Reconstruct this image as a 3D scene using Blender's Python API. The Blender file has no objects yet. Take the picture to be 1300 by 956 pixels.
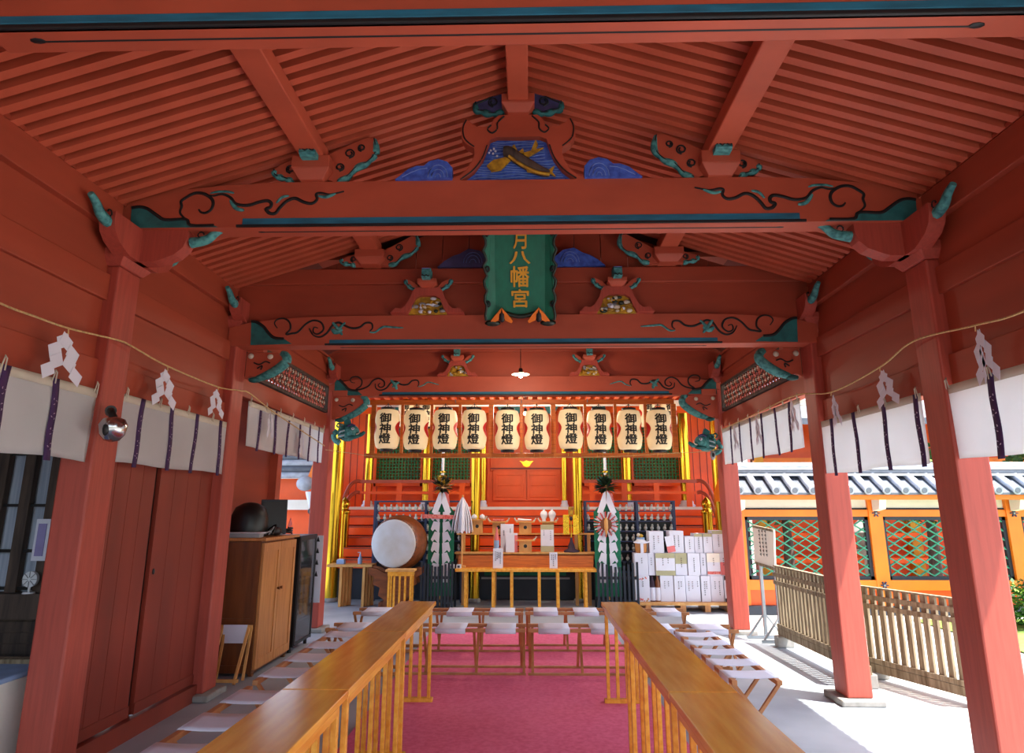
import bpy, bmesh, math, random
from mathutils import Vector, Matrix
random.seed(7)
PI=math.pi
# ---------------------------------------------------------------- camera model (1300x956 frame)
FPX=866.7; PCX,PCY=650.0,433.5; CAMH=1.5
TILT=math.atan(210/FPX); YAW=-22/(FPX/math.cos(TILT))
_F=Vector((math.sin(YAW)*math.cos(TILT),math.cos(YAW)*math.cos(TILT),math.sin(TILT)))
_R=Vector((math.cos(YAW),-math.sin(YAW),0))
_U=_R.cross(_F)
def at(px,py,X=None,Y=None,Z=None):
    d=_F+_R*((px-PCX)/FPX)+_U*((PCY-py)/FPX)
    if Y is not None: s=Y/d.y
    elif X is not None: s=X/d.x
    else: s=(Z-CAMH)/d.z
    return Vector((d.x*s,d.y*s,CAMH+d.z*s))
sc=bpy.context.scene
COL=sc.collection
cam=bpy.data.cameras.new('camera'); co=bpy.data.objects.new('camera',cam); COL.objects.link(co)
cam.sensor_fit='HORIZONTAL'; cam.sensor_width=36; cam.lens=36*FPX/1300
cam.shift_y=-(956/2-PCY)/1300; cam.clip_start=.05; cam.clip_end=300
m=Matrix((( _R.x,_U.x,-_F.x,0),(_R.y,_U.y,-_F.y,0),(_R.z,_U.z,-_F.z,CAMH),(0,0,0,1)))
co.matrix_world=m
sc.camera=co
XC=-.06; XL=-2.61; XR=2.47
# ---------------------------------------------------------------- materials
def lin(c):
    return tuple(((v/255)/12.92 if v/255<=.04045 else ((v/255+.055)/1.055)**2.4) for v in c)+(1,)
MATS={}
def mat(name,rgb,rough=.6,metal=0,var=.12,scale=6,stretch=(1,1,1),rgb2=None,bump=.0,emit=None,estr=0,alpha=None,trans=0,wave=None,spec=.5):
    m=bpy.data.materials.new(name); m.use_nodes=True; nt=m.node_tree; b=nt.nodes['Principled BSDF']
    c1=lin(rgb)
    b.inputs['Roughness'].default_value=rough; b.inputs['Metallic'].default_value=metal
    if 'Specular IOR Level' in b.inputs: b.inputs['Specular IOR Level'].default_value=spec
    tc=nt.nodes.new('ShaderNodeTexCoord'); mp=nt.nodes.new('ShaderNodeMapping'); mp.inputs['Scale'].default_value=stretch
    nt.links.new(tc.outputs['Object'],mp.inputs['Vector'])
    nz=nt.nodes.new('ShaderNodeTexNoise'); nz.inputs['Scale'].default_value=scale; nz.inputs['Detail'].default_value=6
    nt.links.new(mp.outputs['Vector'],nz.inputs['Vector'])
    src=nz.outputs['Fac']
    if wave:
        wv=nt.nodes.new('ShaderNodeTexWave'); wv.wave_type='BANDS'; wv.bands_direction=wave[0]
        wv.inputs['Scale'].default_value=wave[1]; wv.inputs['Distortion'].default_value=wave[2]; wv.inputs['Detail'].default_value=3
        nt.links.new(mp.outputs['Vector'],wv.inputs['Vector']); src=wv.outputs['Fac']
    cr=nt.nodes.new('ShaderNodeValToRGB')
    c2=lin(rgb2) if rgb2 else tuple(v*(1-var*2) for v in c1[:3])+(1,)
    cr.color_ramp.elements[0].position=.3; cr.color_ramp.elements[0].color=c2
    cr.color_ramp.elements[1].position=.62; cr.color_ramp.elements[1].color=c1
    nt.links.new(src,cr.inputs['Fac']); nt.links.new(cr.outputs['Color'],b.inputs['Base Color'])
    if bump:
        bp=nt.nodes.new('ShaderNodeBump'); bp.inputs['Strength'].default_value=bump; bp.inputs['Distance'].default_value=.01
        nt.links.new(src,bp.inputs['Height']); nt.links.new(bp.outputs['Normal'],b.inputs['Normal'])
    if emit:
        b.inputs['Emission Color'].default_value=lin(emit); b.inputs['Emission Strength'].default_value=estr
    if trans: b.inputs['Transmission Weight'].default_value=trans
    if alpha is not None: b.inputs['Alpha'].default_value=alpha
    MATS[name]=m; return m
RED=mat('faded_vermilion_paint',(184,82,56),.55,var=.10,scale=2.2,stretch=(1,.6,2),bump=.05)
REDR=mat('vermilion_rafter_paint',(196,90,62),.55,var=.09,scale=3)
REDW=mat('vermilion_wall_paint',(164,66,40),.6,var=.12,scale=1.6,stretch=(1,.35,3),bump=.06)
REDD=mat('dark_red_door_paint',(140,50,32),.5,var=.16,scale=1.5,stretch=(2,2,.4),bump=.05)
REDP=mat('pale_vermilion_post_paint',(176,74,58),.55,var=.10,scale=9,stretch=(6,6,.4),bump=.04)
BRD=mat('bright_vermilion_lacquer',(250,92,4),.42,var=.10,scale=2)
ORG=mat('orange_lacquer',(246,126,12),.45,var=.08,scale=3)
BLK=mat('black_lacquer',(22,22,24),.4)
TEAL=mat('teal_paint',(36,112,112),.6,var=.22,scale=14,bump=.1)
TEALL=mat('light_teal_paint',(84,160,156),.6,rgb2=(24,92,98),scale=30,bump=.1)
BLUE=mat('ultramarine_paint',(72,108,204),.6,rgb2=(44,70,160),scale=24,bump=.1)
BLUS=mat('pale_blue_line_paint',(120,150,215),.6)
PURB=mat('slate_purple_paint',(66,66,112),.6,var=.2,scale=16)
STRP=mat('weathered_blue_stripe_paint',(30,108,136),.65,var=.2,scale=5,stretch=(1,6,6))
LINE=mat('black_ink_line_paint',(20,22,24),.55)
GRN=mat('plaque_green_paint',(0,112,84),.55,var=.12,scale=3,stretch=(6,6,.5))
GOLD=mat('gold_leaf',(232,186,52),.16,metal=.9,var=.14,scale=2,stretch=(4,4,.3))
GOLDP=mat('gold_paint',(226,164,22),.5,var=.1)
OCHR=mat('ochre_carving_paint',(196,150,30),.6,rgb2=(120,84,16),scale=20)
WHT=mat('white_paper',(220,220,232),.7,var=.03)
CLOTH=mat('white_curtain_cloth',(226,224,222),.85,var=.05,scale=3,bump=.05)
CREAM=mat('cream_hem_cloth',(206,196,176),.85,var=.06)
PUR=mat('purple_ribbon_cloth',(66,34,84),.75,var=.15,scale=20)
PURM=mat('pale_ribbon_motif_thread',(196,176,196),.8)
ROPE=mat('straw_rope',(214,176,120),.85,var=.2,scale=60)
WOOD=mat('honey_table_wood',(242,174,68),.2,rgb2=(220,140,40),scale=3,stretch=(8,.8,8),var=.1,bump=.02)
WOODL=mat('pale_cypress_wood',(216,160,90),.5,rgb2=(198,138,70),scale=5,stretch=(3,7,.8))
WOODF=mat('amber_frame_wood',(196,106,30),.45,rgb2=(160,78,18),scale=8,stretch=(.6,8,8))
PINE=mat('pine_cabinet_wood',(196,132,72),.45,rgb2=(170,106,52),scale=5,stretch=(7,7,.5))
BRNW=mat('dark_brown_cabinet_wood',(122,66,24),.4,rgb2=(96,48,16),scale=4,stretch=(5,5,.5))
GREYW=mat('weathered_grey_wood',(150,134,108),.85,rgb2=(96,78,56),scale=7,stretch=(5,5,.5),bump=.25)
OLDW=mat('old_brown_timber',(86,70,60),.8,rgb2=(52,42,38),scale=6,stretch=(4,4,.4),bump=.2)
STOW=mat('oiled_stool_wood',(190,128,76),.5,rgb2=(156,96,50),scale=8)
FLOOR=mat('blue_grey_stone_floor',(164,170,176),.55,rgb2=(136,144,152),scale=1.4,bump=.1)
PAVE=mat('pale_stone_paving',(196,194,188),.8,rgb2=(170,168,162),scale=2,bump=.1)
GRAV=mat('darkened_front_gravel',(124,122,118),.9,rgb2=(100,98,94),scale=20)  # unseen front ground, toned down to cut light bounced onto the ceiling
CARP=mat('crimson_pink_carpet',(226,104,136),.9,rgb2=(212,84,118),scale=30,bump=.2)
STONE=mat('grey_base_stone',(150,146,140),.85,var=.15,scale=12,bump=.3)
NAVY=mat('navy_rack_paint',(40,52,84),.5,var=.12)
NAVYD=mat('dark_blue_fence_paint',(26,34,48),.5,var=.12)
BLKB=mat('black_plastic',(20,20,22),.4)
GREY=mat('grey_plastic',(150,152,156),.5)
CHR=mat('brushed_chrome',(190,190,192),.18,metal=1,var=.05)
SKIN=mat('drum_hide',(196,196,200),.6,rgb2=(176,168,160),scale=3)
DRUMW=mat('drum_body_wood',(128,66,24),.4,rgb2=(92,44,14),scale=4,stretch=(1,6,6))
GCL=mat('green_brocade',(10,118,84),.7,var=.15,scale=20)
LAN=mat('lantern_paper',(236,218,182),.6,var=.05,scale=8,emit=(255,214,150),estr=.10,bump=.02)
LANR=mat('red_lantern_crest_ink',(214,40,24),.6)
TILE=mat('silver_grey_roof_tile',(176,182,192),.45,var=.15,scale=10)
TILED=mat('dark_grey_roof_tile',(92,98,108),.5,var=.15,scale=10)
PLAS=mat('white_plaster',(238,230,216),.8,var=.03)
LATG=mat('green_lattice_paint',(44,150,116),.5,var=.1)
BRDD=mat('shade_darkened_board_red',(112,40,26),.7,var=.15,scale=4)  # same red as the rafters, darkened to paint in the shade between them
LATD=mat('dark_green_lattice_paint',(44,124,66),.5,var=.1)
GLASS=mat('painted_sky_reflection_glass',(176,184,198),.15,rgb2=(130,142,160),scale=3,stretch=(8,8,.3))  # pale streaked colour paints the sky's reflection into opaque panes
BULB=mat('glowing_bulb_glass',(255,240,210),.3,emit=(255,226,180),estr=14)
ENAM=mat('cream_enamel',(226,214,188),.4)
LEAF=mat('leaf_green',(50,92,34),.6,rgb2=(26,56,20),scale=30)
LEAFD=mat('dark_sakaki_leaf',(30,46,32),.4,rgb2=(14,22,18),scale=30)
GRASS=mat('sunlit_grass',(120,150,60),.9,rgb2=(84,116,40),scale=12)
CERAM=mat('white_ceramic',(224,226,230),.25,var=.03)
DOVE=mat('pale_dove_clay',(206,206,198),.5,var=.08,scale=30)
DOVEB=mat('amber_beak_paint',(210,150,60),.5)
PINK=mat('pink_paper',(226,120,120),.7,var=.08)
REDC=mat('red_brocade',(196,70,64),.7,rgb2=(226,150,140),scale=40)
BLUC=mat('pale_blue_cloth',(150,176,214),.8)
BROWNP=mat('brown_kraft',(176,170,132),.7,var=.06)
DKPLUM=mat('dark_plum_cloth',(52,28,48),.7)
STEEL=mat('galvanised_steel',(150,156,162),.35,metal=.8,var=.1)
nt=CLOTH.node_tree; pb=nt.nodes['Principled BSDF']; tl=nt.nodes.new('ShaderNodeBsdfTranslucent'); tl.inputs['Color'].default_value=lin((240,240,242)); mxs=nt.nodes.new('ShaderNodeMixShader'); mxs.inputs[0].default_value=.45
nt.links.new(pb.outputs[0],mxs.inputs[1]); nt.links.new(tl.outputs[0],mxs.inputs[2]); nt.links.new(mxs.outputs[0],nt.nodes['Material Output'].inputs['Surface'])
# ---------------------------------------------------------------- mesh builder
class MB:
    def __init__(s): s.v=[]; s.f=[]; s.m=[]; s.sm=[]; s.T=None
    def add(s,vs,fs,mt,smooth=False,T=None):
        o=len(s.v)
        for p in vs:
            p=Vector(p)
            if T is not None: p=T@p
            if s.T is not None: p=s.T@p
            s.v.append(p)
        for f in fs: s.f.append([i+o for i in f]); s.m.append(mt); s.sm.append(smooth)
        return s
    def box(s,x0,x1,y0,y1,z0,z1,mt,T=None):
        vs=[(x,y,z) for x in(x0,x1) for y in(y0,y1) for z in(z0,z1)]
        return s.add(vs,[(0,1,3,2),(4,6,7,5),(0,4,5,1),(2,3,7,6),(0,2,6,4),(1,5,7,3)],mt,T=T)
    def bar(s,p,q,w,h,mt,up=(0,0,1)):
        p=Vector(p);q=Vector(q);d=(q-p).normalized();u=Vector(up)
        if abs(d.dot(u))>.98: u=Vector((0,1,0))
        a=d.cross(u).normalized();b=a.cross(d)
        vs=[c+a*i*w/2+b*j*h/2 for c in(p,q) for i,j in((-1,-1),(1,-1),(1,1),(-1,1))]
        return s.add(vs,[(0,1,2,3),(7,6,5,4),(0,4,5,1),(1,5,6,2),(2,6,7,3),(3,7,4,0)],mt)
    def cyl(s,p,q,r0,r1,mt,n=16,caps=True,smooth=True):
        p=Vector(p);q=Vector(q);d=(q-p).normalized();u=Vector((0,0,1)) if abs(d.z)<.9 else Vector((1,0,0))
        a=d.cross(u).normalized();b=a.cross(d);vs=[]
        for c,r in((p,r0),(q,r1)):
            for i in range(n):
                t=2*PI*i/n; vs.append(c+a*math.cos(t)*r+b*math.sin(t)*r)
        s.add(vs,[(i,(i+1)%n,n+(i+1)%n,n+i) for i in range(n)],mt,smooth)
        if caps:
            s.add(vs,[tuple(range(n-1,-1,-1)),tuple(range(n,2*n))],mt)
        return s
    def lathe(s,pr,c,mt,n=24,T=None,smooth=True):
        c=Vector(c);vs=[];k=len(pr)
        for r,z in pr:
            for i in range(n):
                t=2*PI*i/n; vs.append(c+Vector((math.cos(t)*r,math.sin(t)*r,z)))
        fs=[(j*n+i,j*n+(i+1)%n,(j+1)*n+(i+1)%n,(j+1)*n+i) for j in range(k-1) for i in range(n)]
        s.add(vs,fs,mt,smooth,T)
        s.add(vs,[tuple(range(n-1,-1,-1)),tuple(range((k-1)*n,k*n))],mt,False,T)
        return s
    def prism(s,pts,ax,a,b,mt,smooth=False):
        n=len(pts)
        def P(u,v,w):
            return {'y':(u,w,v),'x':(w,u,v),'z':(u,v,w)}[ax]
        vs=[P(u,v,a) for u,v in pts]+[P(u,v,b) for u,v in pts]
        s.add(vs,[(i,(i+1)%n,n+(i+1)%n,n+i) for i in range(n)],mt,smooth)
        s.add(vs,[tuple(range(n-1,-1,-1)),tuple(range(n,2*n))],mt)
        return s
    def tube(s,pts,r,mt,n=6,flat=None,taper=None):
        pts=[Vector(p) for p in pts];vs=[];k=len(pts)
        for j,p in enumerate(pts):
            d=(pts[min(j+1,k-1)]-pts[max(j-1,0)])
            if d.length<1e-6: d=Vector((0,0,1))
            d.normalize()
            if flat is not None: b=Vector(flat); a=d.cross(b); a=a.normalized() if a.length>1e-4 else Vector((1,0,0)); fr=.35
            else:
                u=Vector((0,0,1)) if abs(d.z)<.9 else Vector((1,0,0)); a=d.cross(u).normalized(); b=a.cross(d); fr=1
            rr=r*(taper(j/(k-1)) if taper else 1)
            for i in range(n):
                t=2*PI*i/n; vs.append(p+a*math.cos(t)*rr+b*math.sin(t)*rr*fr)
        s.add(vs,[(j*n+i,j*n+(i+1)%n,(j+1)*n+(i+1)%n,(j+1)*n+i) for j in range(k-1) for i in range(n)],mt,True)
        s.add(vs,[tuple(range(n-1,-1,-1)),tuple(range((k-1)*n,k*n))],mt)
        return s
    def ell(s,c,r,mt,n=12,k=8,T=None):
        c=Vector(c);vs=[]
        for j in range(k+1):
            a=PI*j/k
            for i in range(n):
                t=2*PI*i/n; v=Vector((math.sin(a)*math.cos(t)*r[0],math.sin(a)*math.sin(t)*r[1],math.cos(a)*r[2]))
                vs.append(c+(T@v if T is not None else v))
        return s.add(vs,[(j*n+i,(j+1)*n+i,(j+1)*n+(i+1)%n,j*n+(i+1)%n) for j in range(k) for i in range(n)],mt,True)
    def grid(s,fn,nu,nv,mt,smooth=True):
        vs=[fn(i/nu,j/nv) for j in range(nv+1) for i in range(nu+1)]
        return s.add(vs,[(j*(nu+1)+i,j*(nu+1)+i+1,(j+1)*(nu+1)+i+1,(j+1)*(nu+1)+i) for j in range(nv) for i in range(nu)],mt,smooth)
    def build(s,name,parent=None,bevel=0,solid=0,label=None):
        me=bpy.data.meshes.new(name)
        org=Vector(parent['_org']) if parent is not None and '_org' in parent else Vector((0,0,0))
        me.from_pydata([tuple(p-org) for p in s.v],[],s.f)
        ms=[]
        for x in s.m:
            if x not in ms: ms.append(x)
        for x in ms: me.materials.append(x)
        me.polygons.foreach_set('material_index',[ms.index(x) for x in s.m])
        me.polygons.foreach_set('use_smooth',s.sm)
        bm=bmesh.new(); bm.from_mesh(me); bmesh.ops.recalc_face_normals(bm,faces=bm.faces)
        bm.to_mesh(me); bm.free(); me.update()
        o=bpy.data.objects.new(name,me); COL.objects.link(o)
        if parent is not None: o.parent=parent; o['_org']=tuple(org)
        if bevel:
            md=o.modifiers.new('bevel','BEVEL'); md.width=bevel; md.segments=2; md.limit_method='ANGLE'
        if solid:
            md=o.modifiers.new('solid','SOLIDIFY'); md.thickness=solid
        if label: o['label']=label
        return o
def tag(o,label,cat,group=None,kind=None):
    o['label']=label; o['category']=cat
    if group: o['group']=group
    if kind: o['kind']=kind
    return o
def struct(o): o['kind']='structure'; return o
def thing(name,label,cat,loc=(0,0,0),group=None):
    o=bpy.data.objects.new(name,None); COL.objects.link(o); o.location=loc; o['_org']=tuple(loc); o.empty_display_size=.1
    return tag(o,label,cat,group)
def dup(o,loc=None,rotz=None,label=None,group=None,parent=None):
    c=o.copy(); COL.objects.link(c)
    if parent is not None: c.parent=parent
    for ch in list(o.children): dup(ch,parent=c)
    if loc is not None: c.location=loc
    if rotz is not None: c.rotation_euler=(0,0,rotz)
    if label: c['label']=label
    if group: c['group']=group
    return c
def cat(pts,n=5,closed=False):
    out=[];k=len(pts);P=[Vector(p) for p in pts]
    for i in range(k if closed else k-1):
        if closed: a,b,c,d=P[(i-1)%k],P[i],P[(i+1)%k],P[(i+2)%k]
        else: a,b,c,d=P[max(i-1,0)],P[i],P[i+1],P[min(i+2,k-1)]
        for j in range(n):
            t=j/n
            out.append(.5*((2*b)+(c-a)*t+(2*a-5*b+4*c-d)*t*t+(3*b-a-3*c+d)*t**3))
    if not closed: out.append(P[-1])
    return out
# glyphs ----------------------------------------------------------
_G={}
def glyph(ch,bold=.0,cuts=0):
    k=(ch,bold,cuts)
    if k in _G: return _G[k]
    cu=bpy.data.curves.new('g','FONT'); cu.body=ch; cu.offset=bold; cu.resolution_u=3
    o=bpy.data.objects.new('g',cu); COL.objects.link(o)
    dg=bpy.context.evaluated_depsgraph_get(); dg.update()
    me=bpy.data.meshes.new_from_object(o.evaluated_get(dg))
    bm=bmesh.new(); bm.from_mesh(me)
    xs=[v.co.x for v in bm.verts]; ys=[v.co.y for v in bm.verts]
    if not xs: xs=[0,1];ys=[0,1]
    x0,x1,y0,y1=min(xs),max(xs),min(ys),max(ys)
    for v in bm.verts: v.co.x=(v.co.x-x0)/(x1-x0)-.5; v.co.y=(v.co.y-y0)/(y1-y0)-.5; v.co.z=0
    for c in range(1,cuts):
        t=c/cuts-.5
        for no,pt in (((1,0,0),(t,0,0)),((0,1,0),(0,t,0))):
            bmesh.ops.bisect_plane(bm,geom=bm.verts[:]+bm.edges[:]+bm.faces[:],plane_co=pt,plane_no=no)
    bm.verts.ensure_lookup_table()
    r=([tuple(v.co) for v in bm.verts],[[v.index for v in f.verts] for f in bm.faces])
    bm.verts.index_update(); r=([tuple(v.co) for v in bm.verts],[[v.index for v in f.verts] for f in bm.faces])
    bm.free(); bpy.data.objects.remove(o); bpy.data.curves.remove(cu); bpy.data.meshes.remove(me)
    _G[k]=r; return r
# ---------------------------------------------------------------- setting: floor, ground, walls, roof
def S(name,mb,**k): return struct(mb.build(name,**k))
mx=lambda x:2*XC-x
S('floor',MB().box(-3.35,2.95,.9,9.75,-.15,0,FLOOR))
S('courtyard_floor',MB().box(-14,2.95,9.75,30,-.16,-.004,FLOOR).box(2.95,14,9.75,30,-.16,-.006,PAVE).box(2.95,14,-1.6,9.75,-.16,-.005,PAVE).box(2.95,14,-12,-1.6,-.16,-.005,GRAV).box(-14,2.95,-12,.9,-.16,-.005,GRAV).box(-14,-3.35,.9,9.75,-.16,-.005,FLOOR))
YN,YM,YF=4.07,5.88,8.92
# side rails and boards
def sidewall(sg,xi):
    # sg=-1 left, +1 right ; xi = inner plane of rails
    def bx(mb,d0,d1,y0,y1,z0,z1,mt=REDW):
        a,b=sorted((xi+sg*d0,xi+sg*d1)); mb.box(a,b,y0,y1,z0,z1,mt)
    side='left' if sg<0 else 'right'
    n=0
    w=MB()
    for (a,b) in ((.6,YN),(YN+.24,YM)):
        bx(w,.05,.09,a,b,2.94,3.22); bx(w,.05,.09,a,b,2.39,2.77)
    bx(w,.05,.09,YM+.24,YF,3.06,3.3)
    S('wall_'+side,w)
    k=1 if sg<0 else 20
    for (a,b) in ((.6,YN),(YN+.24,YM)):
        for z0,z1,d in ((3.22,3.42,.0),(2.77,2.94,.02),(2.19,2.39,.02)):
            m_=MB(); bx(m_,d,.13,a,b,z0,z1,REDW); S('trim_%d'%k,m_,bevel=.006); k+=1
    m_=MB(); bx(m_,.0,.13,YN-3.4,YF+.2,3.422,3.45,REDW); S('trim_%d'%k,m_); k+=1
    for z0,z1 in ((3.22,3.42),(3.06,3.14),(2.50,2.69)):
        m_=MB(); bx(m_,.02,.13,YM+.24,YF,z0,z1,REDW); S('trim_%d'%k,m_,bevel=.006); k+=1
sidewall(-1,XL-.03); sidewall(1,XR+.03)
def posts():
    for sg,xi in ((-1,XL),(1,XR)):
        for y,nm in ((2.23,'front bay'),(YN,'near cross beam'),(YM,'middle cross beam'),(YF,'far cross beam')):
            x0,x1=(xi-.2,xi) if sg<0 else (xi,xi+.2)
            side='left' if sg<0 else 'right'
            t=thing('square_post','square vermilion wooden post on the %s side under the %s'%(side,nm),'post',((x0+x1)/2,y+.12,0))
            b=MB(); b.box(x0,x1,y,y+.24,.05,3.0,REDP); b.build('shaft',t,bevel=.012)
            b=MB(); b.box(x0-.07,x1+.07,y-.06,y+.3,0,.05,STONE); b.build('base_stone',t,bevel=.012)
posts()
# roof -------------------------------------------------------------
RZ=4.27; SL=.33
zr=lambda x:RZ-SL*abs(x-XC)
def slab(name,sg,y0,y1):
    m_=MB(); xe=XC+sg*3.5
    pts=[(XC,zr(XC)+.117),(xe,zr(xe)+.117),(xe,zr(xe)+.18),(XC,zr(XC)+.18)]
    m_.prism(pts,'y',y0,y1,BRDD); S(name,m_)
slab('ceiling_left',-1,-1.6,10.85); slab('ceiling_right',1,-1.6,10.85)  # unseen overhangs front and back added to hold off sky light and sun
def rafters():
    for sg,nm in ((-1,'left'),(1,'right')):
        pr=None
        for bay,ys in (('in front of the near cross beam',[1.52+.1045*i for i in range(26)]),('behind the near cross beam',[1.52+.1045*i for i in range(26,42)])):
            for y in ys:
                lb='slim vermilion rafter on the %s roof slope %s'%(nm,bay); gr='rafters %s, %s side'%(bay,nm)
                if pr is None:
                    t=MB(); xe=XC+sg*3.47; x0=XC+sg*.02
                    t.prism([(x0,zr(x0)),(xe,zr(xe)),(xe,zr(xe)+.115),(x0,zr(x0)+.115)],'y',-.026,.026,REDR)
                    pr=t.build('rafter'); pr.location=(0,y,0); tag(pr,lb,'rafter',gr)
                else:
                    dup(pr,(0,y,0),label=lb,group=gr)
rafters()
def purlin(x,w,z0,z1,lab,y0,y1,cap_y):
    t=thing('purlin' if 'ridge' not in lab else 'ridge_beam',lab,'beam',(x,y0,z0))
    MB().box(x-w/2,x+w/2,y0,y1,z0,z1,REDR).build('timber',t,bevel=.008)
purlin(XC,.135,4.13,4.268,'vermilion ridge beam running along the roof peak',1.5,5.86,0)
purlin(XC-1.36,.16,3.74,3.84,'vermilion purlin under the left roof slope',1.5,5.86,0)
purlin(XC+1.31,.16,3.74,3.84,'vermilion purlin under the right roof slope',1.5,5.86,0)
# gable ends
m_=MB()
xs=[XC-2.45+i*.245*1.0 for i in range(21)]
for i in range(20):
    a,b=xs[i]+.003,xs[i+1]-.003
    m_.prism([(a,3.6),(b,3.6),(b,zr(b)),(a,zr(a))],'y',5.975,6.0,REDW)
m_.box(XL-.1,XR+.1,5.90,5.95,3.1,3.5,REDW)
S('wall_middle_gable',m_)
m_=MB().box(XL-.1,XR+.1,5.86,6.0,3.465,3.61,REDW); S('trim_50',m_,bevel=.008)
m_=MB().box(XL-.1,XR+.1,8.98,9.04,3.15,3.7,REDW).box(XL-.1,XR+.1,9.0,9.04,3.7,3.95,REDW); S('wall_far_gable',m_)
m_=MB().box(XL-.1,XR+.1,8.94,9.08,3.53,3.66,REDW); S('trim_51',m_,bevel=.008)
S('wall_front_light_block',MB().prism([(XL-.1,2.75),(XR+.1,2.75),(XR+.1,zr(XR+.1)+.1),(XC,zr(XC)+.1),(XL-.1,zr(XL-.1)+.1)],'y',-1.55,-1.5,REDW))  # unseen wall behind the camera, added to block light from the front
S('ceiling_far_bay',MB().box(XL-.1,XR+.1,6.0,9.0,3.75,3.8,REDW))
# cross beams ------------------------------------------------------
def mirror_pts(ps): return [Vector((mx(p.x),p.y,p.z)) for p in ps]
def beam(name_lab,y0,y1,zb,zt,ze,curl,teal,stripe,r=.011,x0=XL-.07,x1=XR+.07):
    t=thing('cross_beam',name_lab,'beam',(XC,(y0+y1)/2,zb))
    b=MB()
    prof=[(x0,zb),(x1,zb),(x1,ze),(x1-.16,ze+(zt-ze)*.42),(x1-.4,ze+(zt-ze)*.72),(x1-.72,ze+(zt-ze)*.92),(x1-1.1,zt),(x0+1.1,zt),(x0+.72,ze+(zt-ze)*.92),(x0+.4,ze+(zt-ze)*.72),(x0+.16,ze+(zt-ze)*.42),(x0,ze)]
    b.prism(prof,'y',y0,y1,RED)
    sx0,sx1,z0,z1,z2=stripe
    b.box(sx0,sx1,y0-.004,y0+.01,z1,z2,STRP); b.box(sx0-.04,sx1+.04,y0-.005,y0+.01,z0,z1,LINE)
    ym=(y0+y1)/2
    b.box(sx0+.1,sx1-.1,ym-.006,ym+.006,zb-.003,zb+.01,LINE)
    for e in (sx0+.1,sx1-.1): b.ell((e,ym,zb),(.03,.012,.004),LINE,8,4)
    b.build('timber',t,bevel=.01)
    for mir in (0,1):
        f=(lambda p:Vector((mx(p.x),p.y,p.z))) if mir else (lambda p:p)
        c=MB()
        for ps,rr,mt in curl:
            P=[f(at(u,v,Y=y0-.003)) for u,v in ps]
            c.tube(cat(P,5),rr,mt,6,flat=(0,1,0),taper=lambda q:1-.55*abs(2*q-1)**3)
        c.build('painted_scroll',t)
        c=MB(); P=[f(at(u,v,Y=y0)) for u,v in teal]
        pp=[(max(x0+.001,min(x1-.001,p.x)),max(zb+.001,p.z)) for p in P]
        c.prism(pp,'y',y0-.006,y0+.01,TEAL)
        k=[Vector((u,y0-.007,v)) for u,v in pp[:-2]]
        c.tube(cat(k,4),rr*.9,LINE,6,flat=(0,1,0))
        c.build('painted_end',t)
    return t
def px(ps,ox,oy,s): return [(ox+a/s,oy+b/s) for a,b in ps]
main_curl=[(px([(345,235),(310,200),(318,165),(315,140),(345,118),(375,102),(405,98),(435,105),(465,125),(475,150),(465,180),(440,197),(415,195),(402,180)],150,220,3.94),.011,LINE),
 (px([(440,108),(480,112),(520,104),(560,120),(585,150),(620,160),(660,158),(700,145),(745,137),(765,150),(760,170),(740,178),(755,198),(785,200),(810,170),(845,138),(885,125),(930,145),(970,150),(995,130),(990,105),(1010,98),(1060,105),(1130,90)],150,220,3.94),.012,LINE),
 (px([(560,135),(590,175),(630,185)],150,220,3.94),.014,TEALL),(px([(460,100),(500,92),(550,92),(580,100)],150,220,3.94),.009,TEALL),(px([(790,150),(820,120),(855,112)],150,220,3.94),.010,TEALL),(px([(1000,112),(1040,118),(1090,100)],150,220,3.94),.012,TEALL)]
main_teal=px([(70,175),(110,170),(150,180),(200,215),(240,235),(340,232),(365,262),(480,262),(497,288),(60,292)],150,220,3.94)
beam('long carved vermilion cross beam nearest the plaque, painted with cloud scrolls',4.10,4.27,3.27,3.585,3.42,main_curl,main_teal,(-1.86,1.74,3.27,3.288,3.33))
mid_curl=[(px([(455,555),(440,530),(455,510),(490,505),(518,525),(522,560),(500,585),(530,582),(560,575),(600,535),(640,515),(680,525),(693,560),(665,585),(640,575),(645,550),(665,555)],240,280,4.06),.009,LINE),
 (px([(620,555),(640,590),(675,600),(710,580),(740,540),(770,525),(800,540),(840,555),(880,550),(910,528),(940,530),(945,555),(930,570)],240,280,4.06),.010,LINE),(px([(930,575),(960,575),(1000,548),(1050,550),(1105,553)],240,280,4.06),.010,TEALL),
 (px([(735,560),(760,575),(790,560)],240,280,4.06),.022,TEALL),(px([(740,525),(760,550),(790,590)],240,280,4.06),.016,TEALL),(px([(805,525),(780,550),(745,585)],240,280,4.06),.014,TEALL)]
mid_teal=px([(322,520),(350,525),(385,548),(410,580),(440,605),(490,610),(530,636),(318,642)],240,280,4.06)
beam('carved vermilion cross beam behind the green plaque, under the middle gable',5.86,6.04,2.895,3.165,3.06,mid_curl,mid_teal,(-1.77,1.66,2.895,2.912,2.945))
far_curl=[(px([(270,245),(245,240),(238,220),(255,205),(290,205),(315,230),(308,265),(275,290),(320,285),(360,265),(390,230),(430,215),(465,235),(465,265),(440,275),(425,260),(440,245)],400,440,5.31),.010,LINE),
 (px([(405,250),(410,280),(440,295),(480,280),(510,245),(545,235),(580,255),(625,255),(655,230),(690,228),(700,250),(690,270)],400,440,5.31),.011,LINE),(px([(695,272),(730,260),(765,240),(835,258)],400,440,5.31),.009,TEALL),
 (px([(510,225),(540,260),(550,290)],400,440,5.31),.022,TEALL),(px([(570,240),(540,255),(520,275)],400,440,5.31),.018,TEALL)]
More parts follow.
